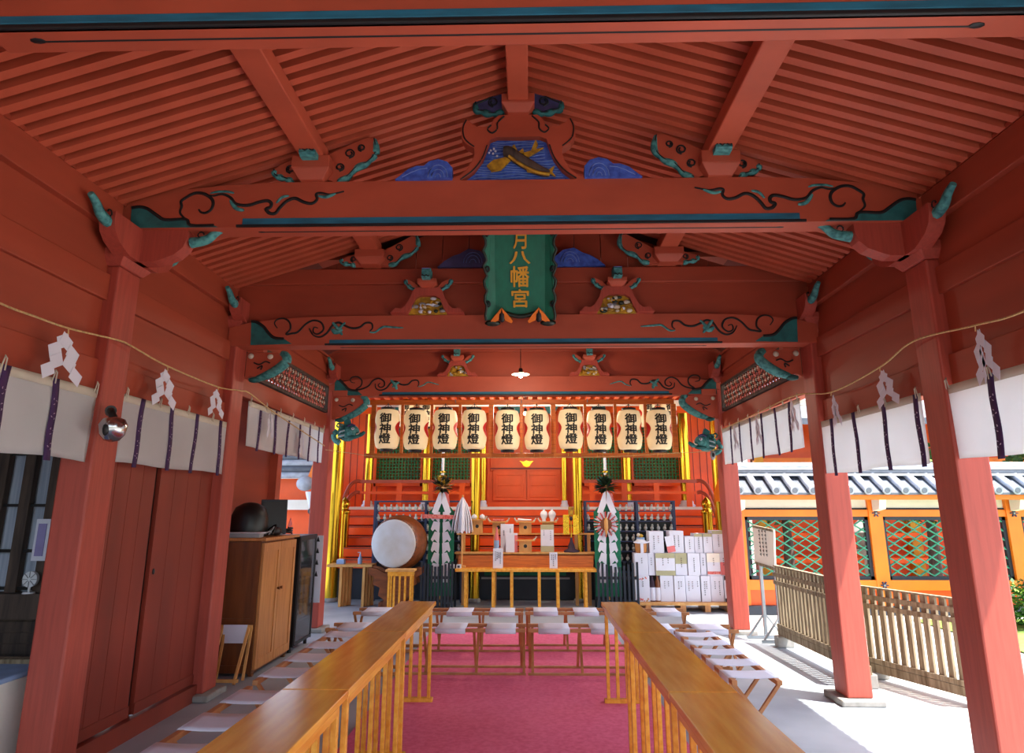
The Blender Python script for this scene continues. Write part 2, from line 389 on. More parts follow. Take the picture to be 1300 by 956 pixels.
far_teal=px([(135,210),(165,225),(200,260),(230,290),(290,300),(320,328),(130,330)],400,440,5.31)
beam('carved vermilion cross beam above the row of paper lanterns',8.95,9.10,2.935,3.19,3.08,far_curl,far_teal,(-1.95,1.85,2.935,2.955,2.985))
# front beam, plain with blue stripe
t=thing('cross_beam','plain vermilion front cross beam with a broad blue stripe, closest to the camera','beam',(XC,2.3,3.29))
b=MB().box(-2.10,1.96,2.23,2.37,3.29,3.57,RED); b.prism([(-2.18,3.36),(-2.10,3.29),(-2.10,3.56),(-2.18,3.53)],'y',2.24,2.36,RED); b.prism([(2.04,3.36),(1.96,3.29),(1.96,3.56),(2.04,3.53)],'y',2.24,2.36,RED)
b.box(-2.61,-2.1,2.25,2.36,3.31,3.42,RED).box(1.96,2.47,2.25,2.36,3.31,3.42,RED)
b.box(-2.07,1.95,2.225,2.25,3.312,3.35,STRP).box(-2.12,1.99,2.224,2.25,3.29,3.312,LINE)
b.box(-1.93,1.72,2.296,2.306,3.286,3.3,LINE)
for e,s_ in ((-1.93,-1),(1.72,1)): b.ell((e,2.295,3.289),(.035,.02,.005),LINE,8,4)
b.build('timber',t,bevel=.008)
# bracket arms on posts ------------------------------------------
def arm_prof(): # u,z local; half
    h=[(0,0),(.16,0),(.20,.012),(.29,.05),(.34,.10),(.36,.16),(.36,.22)]
    return h
def bracket(xi,sg,y,nm,dirs,z=3.0,tealy=True,s=1.0):
    side='left' if sg<0 else 'right'
    x=xi+sg*.1; yc=y+.12
    t=thing('bracket_block','carved vermilion bracket on top of the %s post at the %s'%(side,nm),'bracket',(x,yc,z))
    b=MB(); vs=[(x-.11,yc-.13,z),(x+.11,yc-.13,z),(x+.11,yc+.13,z),(x-.11,yc+.13,z),(x-.15,yc-.17,z+.06),(x+.15,yc-.17,z+.06),(x+.15,yc+.17,z+.06),(x-.15,yc+.17,z+.06)]
    b.add(vs,[(0,1,2,3),(4,7,6,5),(0,4,5,1),(1,5,6,2),(2,6,7,3),(3,7,4,0)],REDP); b.box(x-.15,x+.15,yc-.17,yc+.17,z+.06,z+.11,REDP)
    b.build('block',t,bevel=.006)
    h=arm_prof()
    full=[(-u,v) for u,v in reversed(h[1:])]+h
    zz=z+.05
    def arm(d):
        b=MB()
        if d=='y': b.prism([(yc+u*s,zz+v*s) for u,v in full],'x',x-sg*.13-.05,x-sg*.13+.05,REDP)
        else: b.prism([(x-sg*.1-sg*u*s*1.05,zz+v*s) for u,v in h]+[(x-sg*.1,zz+.22*s)],'y',yc-.055,yc+.055,REDP)
        b.build('arm',t,bevel=.008)
        # teal noses
        ends=[(0,-1),(0,1)] if d=='y' else [(-sg,0)]
        for ex,ey in ends:
            n_=MB(); c=Vector((x-sg*.13,yc+ey*(.40*s),zz+.19*s)) if d=='y' else Vector((x-sg*(.1+.46*s),yc,zz+.19*s))
            u=Vector((ex,ey,0)); 
            pts=[c-u*.08+Vector((0,0,-.04)),c+u*.02+Vector((0,0,-.02)),c+u*.08+Vector((0,0,.03)),c+u*.14+Vector((0,0,.06))]
            n_.tube(cat(pts,4),.038,TEALL,8,taper=lambda q:1-.5*q)
            k=[c+u*(.02*math.cos(a))+Vector((0,0,.0+.02*math.sin(a)))+Vector((-sg*.04 if d=='y' else 0,0 if d=='y' else -.04,0)) for a in [i*.7 for i in range(7)]]
            n_.tube(k,.005,LINE,5); n_.build('carved_nose',t)
    for d in dirs: arm(d)
for sg,xi in ((-1,XL),(1,XR)):
    bracket(xi,sg,YN,'near cross beam',('y','x')); bracket(xi,sg,YM,'middle cross beam',('y','x'),z=3.06,s=.85) ; bracket(xi,sg,YF,'far cross beam',('y','x'),z=3.1,s=.85)
# scalloped hanging brackets under beam ends
def scallop(sg,xi,y,z,nm,w,h):
    side='left' if sg<0 else 'right'
    q=lambda u,v:(xi-sg*u*w,z+v*h)
    t=thing('scalloped_bracket','scalloped bracket with teal leaf edge under the %s end of the %s'%(side,nm),'bracket',(xi,y,z+h/2))
    b=MB(); o=[q(0,1),q(.78,1),q(.92,.86),q(.95,.66),q(.78,.45),q(.5,.25),q(.3,.1),q(.12,.12),q(0,0)]
    b.prism(o,'y',y-.04,y+.04,RED)
    b.box(min(q(.02,1)[0],q(.45,1)[0]),max(q(.02,1)[0],q(.45,1)[0]),y-.07,y+.03,z+h,z+h*1.25,RED)
    b.build('panel',t,bevel=.006)
    for i,(u,v) in enumerate(((.12,.86),(.62,.84))):
        b=MB().ell(Vector((q(u,v)[0],y-.05,q(u,v)[1])),(.028,.02,.026),CREAM,8,6); b.build('bud',t)
    b=MB(); P=[q(.86,1.0),q(.98,.9),q(1.02,.68),q(.84,.42),q(.6,.2),q(.38,.08),q(.1,-.02)]
    b.tube(cat([Vector((u,y-.02,v)) for u,v in P],5),.04,TEALL,8,taper=lambda r_:.5+.7*math.sin(PI*min(1,r_*1.1))**.5 if r_<.9 else .5)
    for u,v in ((.72,.3),(.5,.12),(.25,-.02)): b.ell(Vector((q(u,v)[0],y-.03,q(u,v)[1])),(.06,.03,.028),TEAL,8,6)
    b.build('leaf_edge',t)
    b=MB()
    for a in ([(.2,.62),(.35,.55),(.5,.66),(.62,.6)],[(.3,.4),(.42,.5),(.4,.35)]):
        b.tube(cat([Vector((q(u,v)[0],y-.043,q(u,v)[1])) for u,v in a],5),.007,LINE,5)
    b.build('painted_vein',t)
for sg,xi in ((-1,XL),(1,XR)):
    scallop(sg,xi,6.16,2.64,'middle cross beam',.36,.25); scallop(sg,xi,9.0,2.62,'far cross beam',.44,.31)
# frog-leg struts (kaerumata) ------------------------------------
def strut(cx,y,z,hw,h,lab,fill,big=False):
    t=thing('frog_leg_strut',lab,'strut',(cx,y,z))
    Q=lambda u,v:(cx+u*hw,z+v*h)
    if big:
        oh=[(.0,1),(.22,1),(.27,.95),(.31,.86),(.38,.82),(.46,.82),(.54,.88),(.60,.965),(.635,.88),(.655,.78),(.65,.67),(.60,.57),(.50,.49),(.495,.40),(.52,.30),(.58,.16),(.67,.06),(.80,.0)]
        ih=[(.64,.0),(.50,.14),(.40,.32),(.345,.52),(.32,.62),(.24,.66),(0,.655)]
    else:
        oh=[(.0,1),(.32,1),(.40,.86),(.46,.6),(.58,.3),(.70,.16),(.86,.2),(.92,.1),(1,.0)]
        ih=[(.52,.0),(.42,.25),(.34,.55),(.22,.66),(0,.68)]
    o=oh+ih; L=[( -u,v) for u,v in reversed(o)]
    ring=[Q(u,v) for u,v in ([(u,v) for u,v in oh]+ih[:-1]+[(0,ih[-1][1])]+[(-u,v) for u,v in reversed(ih[:-1])]+[(-u,v) for u,v in reversed(oh[1:])])]
    MB().prism(ring,'y',y-.05,y+.05,RED if big else REDP).build('frame',t,bevel=.006)
    inn=[Q(u,v) for u,v in ih]+[Q(-u,v) for u,v in reversed(ih[:-1])]
    b=MB()
    if fill=='wave':
        b.prism(inn,'y',y,y+.03,BLUE)
        for k in range(15):
            v=.04+k*.042; w=.56*(1-v)**.75+.02
            if v>.35: w=.33-.06*(v-.35)
            ps=[Vector((Q(u,0)[0],y-.004,Q(0,v+.012*math.sin(u*16+k))[1])) for u in [(-w+2*w*i/14)*.93 for i in range(15)]]
            b.tube(ps,.0035,BLUS,4)
        b.build('wave_panel',t)
        b=MB()
        spx=[(395,560),(430,565),(480,600),(560,650),(640,690),(690,700)]
        P=[at(560+a/5,80+c/5,Y=y-.05) for a,c in spx]
        b.tube(cat(P,5),.038,OLDW,10,taper=lambda q:.55+.55*math.sin(PI*min(1,.18+q*.8)))
        P=[at(560+a/5,80+c/5,Y=y-.085) for a,c in [(430,590),(500,640),(600,690),(690,705)]]
        b.tube(cat(P,4),.011,OCHR,6)
        b.build('carp_body',t)
        for nm,ps in (('carp_tail',[(670,690),(720,655),(705,695),(725,720)]),('dorsal_fin',[(440,545),(465,520),(490,570),(520,545),(530,590)]),('front_fin',[(410,600),(330,620),(290,655),(320,690),(380,680),(440,620)]),('upper_fin',[(500,580),(570,560),(600,490),(615,520),(600,550),(650,540),(550,600)]),('lower_fin',[(540,660),(545,690),(620,700),(600,680)])):
            P=[at(560+a/5,80+c/5,Y=y-.06) for a,c in ps]
            MB().prism([(p.x,p.z) for p in P],'y',y-.07,y-.05,OCHR).build(nm,t)
        b=MB()
        for a,c in ((315,555),(330,575),(305,570),(345,560),(335,545),(355,590)): b.ell(at(560+a/5,80+c/5,Y=y-.03),(.008,.008,.008),WHT,6,4)
        b.build('foam_beads',t)
        for s_ in (1,-1):
            b=MB(); w=[(.74,0),(.74,.17),(.80,.26),(.90,.30),(1.0,.27),(1.06,.20),(1.14,.20),(1.24,.15),(1.32,.06),(1.38,0)]
            b.prism([Q(s_*u,v) for u,v in w],'y',y-.075,y-.01,BLUE)
            for r_ in (.2,.45,.7):
                b.tube([Vector((Q(s_*(.90+.16*r_*math.cos(a)),0)[0],y-.077,Q(0,.02+.27*r_*math.sin(a))[1])) for a in [i*PI/8 for i in range(9)]],.003,BLUS,4)
            b.tube([Vector((Q(s_*u,0)[0],y-.077,Q(0,v)[1])) for u,v in ((1.02,.16),(1.1,.15),(1.2,.1),(1.3,.03))],.003,BLUS,4)
            b.build('wave_foot',t)
            b=MB(); b.tube([Vector((Q(s_*u,0)[0],y-.052,Q(0,v)[1])) for u,v in cat([(.14,.97,0),(.22,.86,0),(.20,.76,0),(.28,.70,0),(.36,.76,0),(.32,.84,0),(.28,.80,0)],5) and [(p.x,p.y) for p in cat([(.16,.98,0),(.235,.88,0),(.24,.78,0),(.30,.72,0),(.35,.78,0),(.31,.84,0)],5)]],.006,LINE,5)
            b.tube([Vector((Q(s_*p.x,0)[0],y-.052,Q(0,p.y)[1])) for p in cat([(.595,.93,0),(.625,.84,0),(.632,.76,0),(.615,.65,0),(.57,.58,0),(.50,.51,0)],5)],.005,LINE,5)
            b.tube([Vector((Q(s_*p.x,0)[0],y-.052,Q(0,p.y)[1])) for p in cat([(.65,.01,0),(.51,.15,0),(.41,.33,0),(.355,.53,0)],5)],.005,LINE,5)
            b.build('painted_curl',t)
    elif fill:
        b.prism(inn,'y',y,y+.03,OCHR)
        rr=random.Random(int(cx*100)+int(y*7))
        for k in range(34):
            u=rr.uniform(-.42,.42); v=rr.uniform(.06,.6)
            if abs(u)>.5-.42*v: continue
            p=Vector((Q(u,0)[0],y-.015,Q(0,v)[1])); 
            b.ell(p,(rr.uniform(.015,.035),.02,rr.uniform(.01,.022)),rr.choice([WHT,OCHR,LEAFD,CREAM,OCHR,GREY] if fill=='flower' else [OCHR,OCHR,GREY,STEEL,CREAM]),8,5)
        b.build('flower_carving',t)
    return t
def capblock(cx,y,z,w,h,lab,wings,nose=True,teal_h=.16,zc=None):
    t=thing('bearing_block',lab,'block',(cx,y,z))
    b=MB(); w2=w/2
    vs=[(cx-w2*.62,y-.08,z),(cx+w2*.62,y-.08,z),(cx+w2*.62,y+.08,z),(cx-w2*.62,y+.08,z),(cx-w2,y-.12,z+h*.45),(cx+w2,y-.12,z+h*.45),(cx+w2,y+.1,z+h*.45),(cx-w2,y+.1,z+h*.45)]
    b.add(vs,[(0,1,2,3),(4,7,6,5),(0,4,5,1),(1,5,6,2),(2,6,7,3),(3,7,4,0)],RED); b.box(cx-w2,cx+w2,y-.12,y+.1,z+h*.45,z+h,RED)
    b.build('block',t,bevel=.005)
    if nose:
        b=MB(); n=w*.21
        b.prism([(y-.17,z+h*.75),(y-.2,z+h*.85),(y-.19,z+h*.85+teal_h*.7),(y-.14,z+h*.85+teal_h),(y-.02,z+h*.85+teal_h),(y-.02,z+h*.75)],'x',cx-n,cx+n,TEALL)
        b.tube([Vector((cx-n*.9+n*1.8*i/8,y-.205,z+h*.95+.008*math.sin(i*1.6))) for i in range(9)],.005,LINE,5)
        b.tube([Vector((cx-n*.9+n*1.8*i/8,y-.2,z+h*.85+teal_h*.75)) for i in range(9)],.003,BLUS,5)
        b.build('teal_nose',t)
    for (outl,edge,mt,curls) in wings:
        b=MB(); b.prism(outl,'y',y-.03,y+.03,mt)
        b.build('cloud_wing',t,bevel=.004)
        b=MB(); b.tube(cat([Vector((u,y-.015,v)) for u,v in edge],4),.024,TEALL if mt is not PURB else TEAL,6,taper=lambda q:.6+.5*abs(math.sin(q*9)))
        b.build('wing_edge',t)
        b=MB()
        b.tube(cat([Vector((u,y-.036,v)) for u,v in edge],3),.004,LINE,4)
        for c_ in curls: b.tube(cat([Vector((u,y-.033,v)) for u,v in c_],5),.006,LINE,5)
        b.build('painted_curl',t)
def spiral(cx,cz,r,s=1,turn=1.4,a0=-PI/2):
    return [(cx+s*r*(1-.6*i/10)*math.cos(a0+turn*2*PI*i/10),cz+r*(1-.6*i/10)*math.sin(a0+turn*2*PI*i/10)) for i in range(11)]
Y0=4.12
strut(at(658,225,Y=Y0).x,Y0+.03,3.585,.585,.475,'big frog-leg strut with a carved carp on blue waves, on the near cross beam','wave',big=True)
cx0=at(658,150,Y=Y0).x
W=[]
for s_ in (1,-1):
    o=[(cx0+s_*u,v) for u,v in ((.09,4.10),(.09,4.29),(.17,4.26),(.25,4.22),(.29,4.17),(.28,4.115),(.22,4.12),(.16,4.09))]
    W.append((o,[(cx0+s_*u,v) for u,v in ((.29,4.18),(.285,4.12),(.24,4.105),(.2,4.09),(.15,4.09),(.10,4.11))],PURB,[spiral(cx0+s_*.17,4.17,.035,s_),[(cx0+s_*u,v) for u,v in ((.12,4.26),(.2,4.2),(.28,4.16))]]))
capblock(cx0,Y0+.03,4.06,.22,.12,'top bearing block with blue cloud wings under the ridge beam',W,teal_h=.17)
for s_,nm in ((-1,'left'),(1,'right')):
    cx1=XC+(-1.36 if s_<0 else 1.31)
    W=[]
    o=[(cx1-s_*u,v) for u,v in ((.08,3.62),(.10,3.80),(.22,3.86),(.35,3.92),(.39,3.90),(.40,3.80),(.35,3.74),(.28,3.70),(.2,3.62),(.14,3.59))]
    e=[(cx1-s_*u,v) for u,v in ((.39,3.91),(.405,3.81),(.35,3.735),(.28,3.70),(.22,3.63),(.16,3.60))]
    W.append((o,e,RED,[spiral(cx1-s_*.23,3.80,.035,-s_),spiral(cx1-s_*.17,3.70,.03,-s_),spiral(cx1-s_*.31,3.84,.025,s_)]))
    o=[(cx1+s_*u,v) for u,v in ((.08,3.62),(.08,3.78),(.15,3.76),(.24,3.72),(.27,3.67),(.22,3.64),(.15,3.61))]
    e=[(cx1+s_*u,v) for u,v in ((.27,3.69),(.26,3.65),(.2,3.63),(.14,3.605))]
    W.append((o,e,RED,[spiral(cx1+s_*.16,3.69,.03,s_)]))
    capblock(cx1,Y0+.03,3.585,.25,.16,'%s bearing block with scroll wings under the purlin on the near cross beam'%nm,W)
# rear bay brackets on middle gable
for s_,nm in ((-1,'left'),(1,'right')):
    cx1=XC+(-1.36 if s_<0 else 1.31)
    o=[(cx1-s_*u,v) for u,v in ((.08,3.62),(.10,3.75),(.22,3.82),(.36,3.90),(.41,3.89),(.42,3.80),(.35,3.73),(.28,3.70),(.2,3.62),(.14,3.615))]
    e=[(cx1-s_*u,v) for u,v in ((.40,3.91),(.42,3.81),(.36,3.735),(.28,3.70),(.22,3.64),(.16,3.63))]
    W=[(o,e,RED,[spiral(cx1-s_*.25,3.79,.035,-s_),spiral(cx1-s_*.17,3.69,.03,-s_)])]
    o=[(cx1+s_*u,v) for u,v in ((.08,3.62),(.08,3.74),(.15,3.73),(.26,3.69),(.28,3.66),(.22,3.64),(.15,3.62))]
    W.append((o,[(cx1+s_*u,v) for u,v in ((.27,3.69),(.26,3.65),(.2,3.64),(.14,3.625))],RED,[spiral(cx1+s_*.16,3.68,.028,s_)]))
    capblock(cx1,5.83,3.615,.26,.13,'%s bearing block with scroll wings on the middle gable tie beam'%nm,W,nose=False)
    # blue wave ornaments beside plaque
    b=MB(); xo=XC+s_*.42
    o=[(xo+s_*u,v) for u,v in ((-.12,3.615),(-.12,3.70),(-.04,3.77),(.06,3.79),(.14,3.74),(.2,3.72),(.28,3.67),(.34,3.615))]
    b.prism(o,'y',5.84,5.90,BLUE if s_>0 else PURB)
    for r_ in (.03,.06,.085): b.tube([Vector((xo+s_*.02+r_*math.cos(a),5.838,3.65+r_*1.2*math.sin(a))) for a in [i*PI/8 for i in range(9)]],.003,BLUS,4)
    tag(b.build('wave_carving'),'blue carved wave crest on the tie beam to the %s of the green plaque'%nm,'carving')
    # small flower struts
    for (yy,zz,hw,h,cxx,bb,fl) in ((5.82,3.165,.33,.235,(at(543,398,Y=5.82).x if s_<0 else at(783,398,Y=5.82).x),'middle','flower'),(8.9,3.19,.27,.2,(at(581,473,Y=8.9).x if s_<0 else at(748,473,Y=8.9).x),'far','gold')):
        strut(cxx,yy,zz,hw,h,'small %s frog-leg strut with flower carving on the %s cross beam'%(nm,bb),fl)
        Wn=[]
        for q in (1,-1):
            o=[(cxx+q*u,v) for u,v in ((.08,zz+h+.0),(.12,zz+h+.05),(.19,zz+h+.085),(.215,zz+h+.08),(.17,zz+h+.02),(.11,zz+h-.02))]
            Wn.append((o,[(cxx+q*u,v) for u,v in ((.21,zz+h+.08),(.17,zz+h+.02),(.1,zz+h-.02))],RED,[]))
        capblock(cxx,yy,zz+h-.01,.17,.07,'%s teal-nosed bearing block above the small strut on the %s cross beam'%(nm,bb),Wn,teal_h=.1)
# ---------------------------------------------------------------- plaque
def plaque():
    A=at(618,408,Y=5.74); B=at(704,408,Y=5.74)
    w=(B.x-A.x); cxp=(A.x+B.x)/2-.002; zb=A.z; L=1.12; tl=math.radians(27)
    T=Matrix.Translation((cxp,5.74,zb))@Matrix.Rotation(tl,4,'X')
    t=thing('shrine_name_plaque','tall green shrine name plaque with gold characters hanging under the near cross beam','plaque',(cxp,5.74,zb))
    b=MB(); b.T=T; b.box(-w*.36,w*.36,-.02,.02,.06,L,GRN); b.build('board',t)
    for s_ in (-1,1):
        b=MB(); b.T=T; x0=s_*w*.36
        e=[(x0,0.02)]+[(s_*(w*.50+.012*math.sin(i*1.9)+.006*math.sin(i*4.1)),.02+i*L/26) for i in range(27)]+[(x0,L)]
        vs=[(u,-.055 if abs(u)>w*.4 else -.02,v) for u,v in e]+[(u,-.02 if abs(u)>w*.4 else .02,v) for u,v in e]; n=len(e)
        b.add(vs,[tuple(range(n)),tuple(range(2*n-1,n-1,-1))]+[(i,(i+1)%n,n+(i+1)%n,n+i) for i in range(n)],GRN)
        b.build('side_wing',t)
        b=MB(); b.T=T
        b.tube([(u,-.06,v) for u,v in e[1:-1]],.012,LEAFD,6)
        for k in range(4):
            v=.16+k*.30; c=s_*w*.465
            b.tube([(c+s_*.02*math.cos(a)*(1-i*.06),-.06,v+.03*math.sin(a)*(1-i*.06)) for i,a in enumerate([j*.7 for j in range(11)])],.009,LINE,6)
        b.build('carved_edge',t)
        b=MB(); b.T=T; c=s_*w*.27
        for q in (-1,1):
            b.prism([(c,.13),(c+q*.055,.07),(c+q*.095,.015),(c+q*.085,-.005),(c+q*.03,.02),(c+q*.012,.07)],'y',-.07,-.035,ORG)
        b.ell((c,-.06,.05),(.03,.02,.05),LINE,8,6); b.ell((c+s_*.08,-.055,-.005),(.07,.02,.03),LEAFD,8,5)
        b.build('orange_cloud_foot',t)
    b=MB(); b.T=T
    b.tube([(w*.22*(i/10*2-1),-.04,.05+.03*(1-math.sin(PI*i/10))) for i in range(11)],.02,LEAFD,6); b.build('lower_edge',t)
    z=.13
    for ch,h,wd in (('宮',.155,.145),('幡',.175,.155),('八',.105,.175),('月',.175,.11),('六',.14,.15)):
        b=MB(); b.T=T
        vs,fs=glyph(ch,0)
        for q,(ex,ey) in enumerate(((.02,0),(-.02,0),(0,.018),(0,-.018))):
            for dy in (-.032,-.024): b.add([((x+ex)*wd,dy-.0003*q,z+(y+.5+ey)*h) for x,y,_ in vs],fs,GOLDP)
        b.build('gold_character',t); z+=h+.022
plaque()
# ---------------------------------------------------------------- curtains (noren)
def noren(sg,y0,y1,z0,z1,pxs,py,lab,xp=None):
    x=(XL-.022 if sg<0 else XR+.022) if xp is None else xp
    t=thing('white_curtain',lab,'curtain',(x,(y0+y1)/2,z1))
    rr=random.Random(int(y0*50)+sg)
    ph=rr.uniform(0,6)
    def wob(y,z): 
        d=(z1-z)/(z1-z0); return .010*math.sin(y*9+ph)*d+.005*math.sin(y*23+ph*2)*d-.0
    f=lambda u,v:(x+wob(y0+(y1-y0)*u,z1+(z0-z1)*v),y0+(y1-y0)*u,z1+(z0-z1)*v+.006*math.sin(u*11+ph)*v)
    c=MB().grid(f,48,10,CLOTH).build('cloth',t,solid=.003)
    g=lambda u,v:(x-sg*.004+wob(y0+(y1-y0)*u,z1-.05*v),y0+(y1-y0)*u,z1-.05*v)
    MB().grid(g,24,2,CREAM).build('hem',t,solid=.003)
    ys=[at(p,py,X=x).y for p in pxs] if pxs and pxs[0]>10 else pxs
    for yy in ys:
        b=MB(); wv=rr.uniform(-.01,.01); hw=.027
        fr=lambda u,v:(x-sg*.007+wob(yy,z1-(z1-z0)*v),yy-hw+2*hw*u+.006*math.sin(v*7+wv*300),z1-(z1-z0+.02)*v)
        b.grid(fr,2,14,PUR)
        r=b.build('purple_ribbon',t,solid=.002)
        b=MB()
        for k in range(4):
            zc=z1-(z1-z0)*(.3+.19*k); xx=x-sg*.0105+wob(yy,zc)
            for q in range(3):
                a=q*2.1+k
                b.tube([(xx-sg*.002,yy+.011*math.cos(a)+.006*math.cos(a+s_),zc+.014*math.sin(a)+.006*math.sin(a+s_)) for s_ in (0,1,2)],.0022,PURM,4)
        b.build('ribbon_motif',r)
    n=max(3,int((y1-y0)/.35))
    for k in range(n+1):
        yy=y0+.03+(y1-y0-.06)*k/n
        MB().tube([(x-sg*.008,yy-.012,z1-.02),(x-sg*.016,yy-.008,z1+.03),(x-sg*.01,yy,z1+.045),(x-sg*.016,yy+.008,z1+.03),(x-sg*.008,yy+.014,z1-.03)],.004,CREAM,5).build('tie_loop',t)
noren(-1,2.5,4.06,1.765,2.195,[2.6,2.95,3.31,3.68],0,'white curtain with purple ribbons in the left front bay, beside the wall lamp')
noren(-1,4.32,6.04,1.775,2.215,[181.5,220,253,283],505,'white curtain with purple ribbons above the dark red plank doors')
noren(-1,6.31,8.72,2.045,2.47,[345,361,376,390,402][:0]+[6.62,7.02,7.42,7.80,8.16,8.5],0,'white curtain with six purple ribbons below the left carved transom')
noren(1,2.5,4.09,1.765,2.2,[2.65,2.98,3.32,3.68],0,'white curtain with purple ribbons at the right edge, before the near right post')
noren(1,4.36,5.99,1.765,2.205,[4.42,4.83,5.28,5.68],0,'white curtain with purple ribbons between the near and middle right posts')
noren(1,6.29,8.9,2.02,2.475,[6.55,6.95,7.35,7.75,8.15,8.5],0,'white curtain with six purple ribbons below the right carved transom')
# carved transoms
def transom(sg):
    x=(XL-.06) if sg<0 else (XR+.06); y0,y1,z0,z1=6.2,8.86,2.70,3.05
    t=thing('carved_transom','openwork carved transom panel high in the %s far bay'%('left' if sg<0 else 'right'),'transom',(x,(y0+y1)/2,z0))
    b=MB()
    for a in ((y0,y1,z0,z0+.03),(y0,y1,z1-.03,z1),(y0,y0+.04,z0,z1),(y1-.04,y1,z0,z1)): b.box(x-.03,x+.03,*a,OLDW)
    b.build('frame',t)
    b=MB(); p=.085; ny=int((y1-y0-.08)/p); nz=5; dz=(z1-z0-.06)/nz
    for i in range(ny):
        for j in range(nz):
            cy=y0+.06+i*p+(j%2)*p*.5; cz=z0+.03+dz*(j+.5)
            if cy>y1-.06: continue
            b.tube([(x,cy+.036*math.cos(a),cz+.030*math.sin(a)) for a in [k*PI/3 for k in range(7)]],.009,OLDW if (i+j)%2 else RED,4)
            for q in (0,2.1,4.2): b.ell((x-sg*.005,cy+.016*math.cos(q),cz+.014*math.sin(q)),(.006,.012,.009),(CREAM if (i*3+j)%3 else REDC),5,4)
    b.build('openwork_flowers',t)
transom(-1); transom(1)
# ---------------------------------------------------------------- rope and paper streamers
def rope(pts,lab,r=.006):
    b=MB(); P=cat(pts,8); b.tube(P,r,ROPE,6); return tag(b.build('straw_rope'),lab,'rope')
RL=[at(u,v,X=-2.56) for u,v in ((-60,360),(0,385),(45,402),(88,417),(150,432),(168,440),(213,465),(276,491),(305,496),(318,500),(350,525),(412,566))]
rope([Vector((-2.56,2.5,2.49))]+RL[1:],'thin straw rope strung along the left wall above the curtains')
RR=[at(u,v,X=2.42) for u,v in ((1300,395),(1238,413),(1160,433),(1117,466),(1055,498),(1010,502),(960,525),(917,545))]
rope([Vector((2.42,2.5,2.47))]+RR,'thin straw rope strung along the right side above the curtains')
rope([at(u,v,Y=8.88) for u,v in ((413,571),(450,576),(474,579))]+[at(u,v,Y=8.88) for u,v in ((560,581),(760,580),(858,575),(885,574),(917,570))],'thin straw rope strung across the hall below the paper lanterns',.004)
def shide(p,h,lab,sg,lean=0,thin=False):
    t=thing('paper_streamer',lab,'streamer',tuple(p))
    x=p.x-sg*.012*-1; n=4; w=h*(.16 if thin else .30)
    b=MB(); b.tube([p,p+Vector((0,.005,-h*.1))],.004,ROPE,5); b.build('knot',t)
    for side in ((1,-1) if not thin else (1,-1,.4)):
        b=MB()
        for k in range(n):
            z0=p.z-h*.08-k*h*.22; y=p.y+side*(.006+ (0 if thin else .012)*k)
            off=side*w*(.5*(k%2)-.2)+side*(w*.28*k if thin else w*.1*k)
            a=[(y+off-side*w*.1,z0+h*.02),(y+off+side*w*.95,z0-h*.14),(y+off+side*w*.62,z0-h*.38),(y+off-side*w*.45,z0-h*.22)]
            vs=[(x+.004*k+(.003 if side>0 else 0),u,v) for u,v in a]+[(x+.004*k+.0015+(.003 if side>0 else 0),u,v) for u,v in a]
            b.add(vs,[(0,1,2,3),(7,6,5,4),(0,4,5,1),(1,5,6,2),(2,6,7,3),(3,7,4,0)],WHT)
        b.build('folded_paper',t)
shide(at(87,418,X=-2.55),.27,'largest white zigzag paper streamer on the left rope, above the left front curtain',-1)
shide(at(213,466,X=-2.55),.26,'white zigzag paper streamer above the middle of the left plank doors',-1)
shide(at(277,492,X=-2.55),.22,'white zigzag paper streamer beside the middle left post',-1)
shide(at(1238,414,X=2.41),.28,'thin frayed paper streamer on the right rope nearest the camera',1,thin=True)
shide(at(1117,467,X=2.41),.24,'white zigzag paper streamer on the right rope near the near right post',1)
shide(at(1055,499,X=2.41),.24,'white paper streamer on the right rope beside the middle right post',1,thin=True)
for i,(u,v) in enumerate(((1002,505),(958,527),(930,538))):
    shide(at(u,v,X=2.40),.28,['thin straw-like streamer over the right far curtain, nearest the middle post','thin straw-like streamer over the centre of the right far curtain','thin straw-like streamer over the right far curtain, nearest the far post'][i],1,thin=True)
for i,(u,v) in enumerate(((345,521),(385,546))):
    shide(at(u,v,X=-2.55),.25,['thin paper streamer over the left far curtain near the middle post','thin paper streamer over the left far curtain near its far end'][i],-1,thin=True)
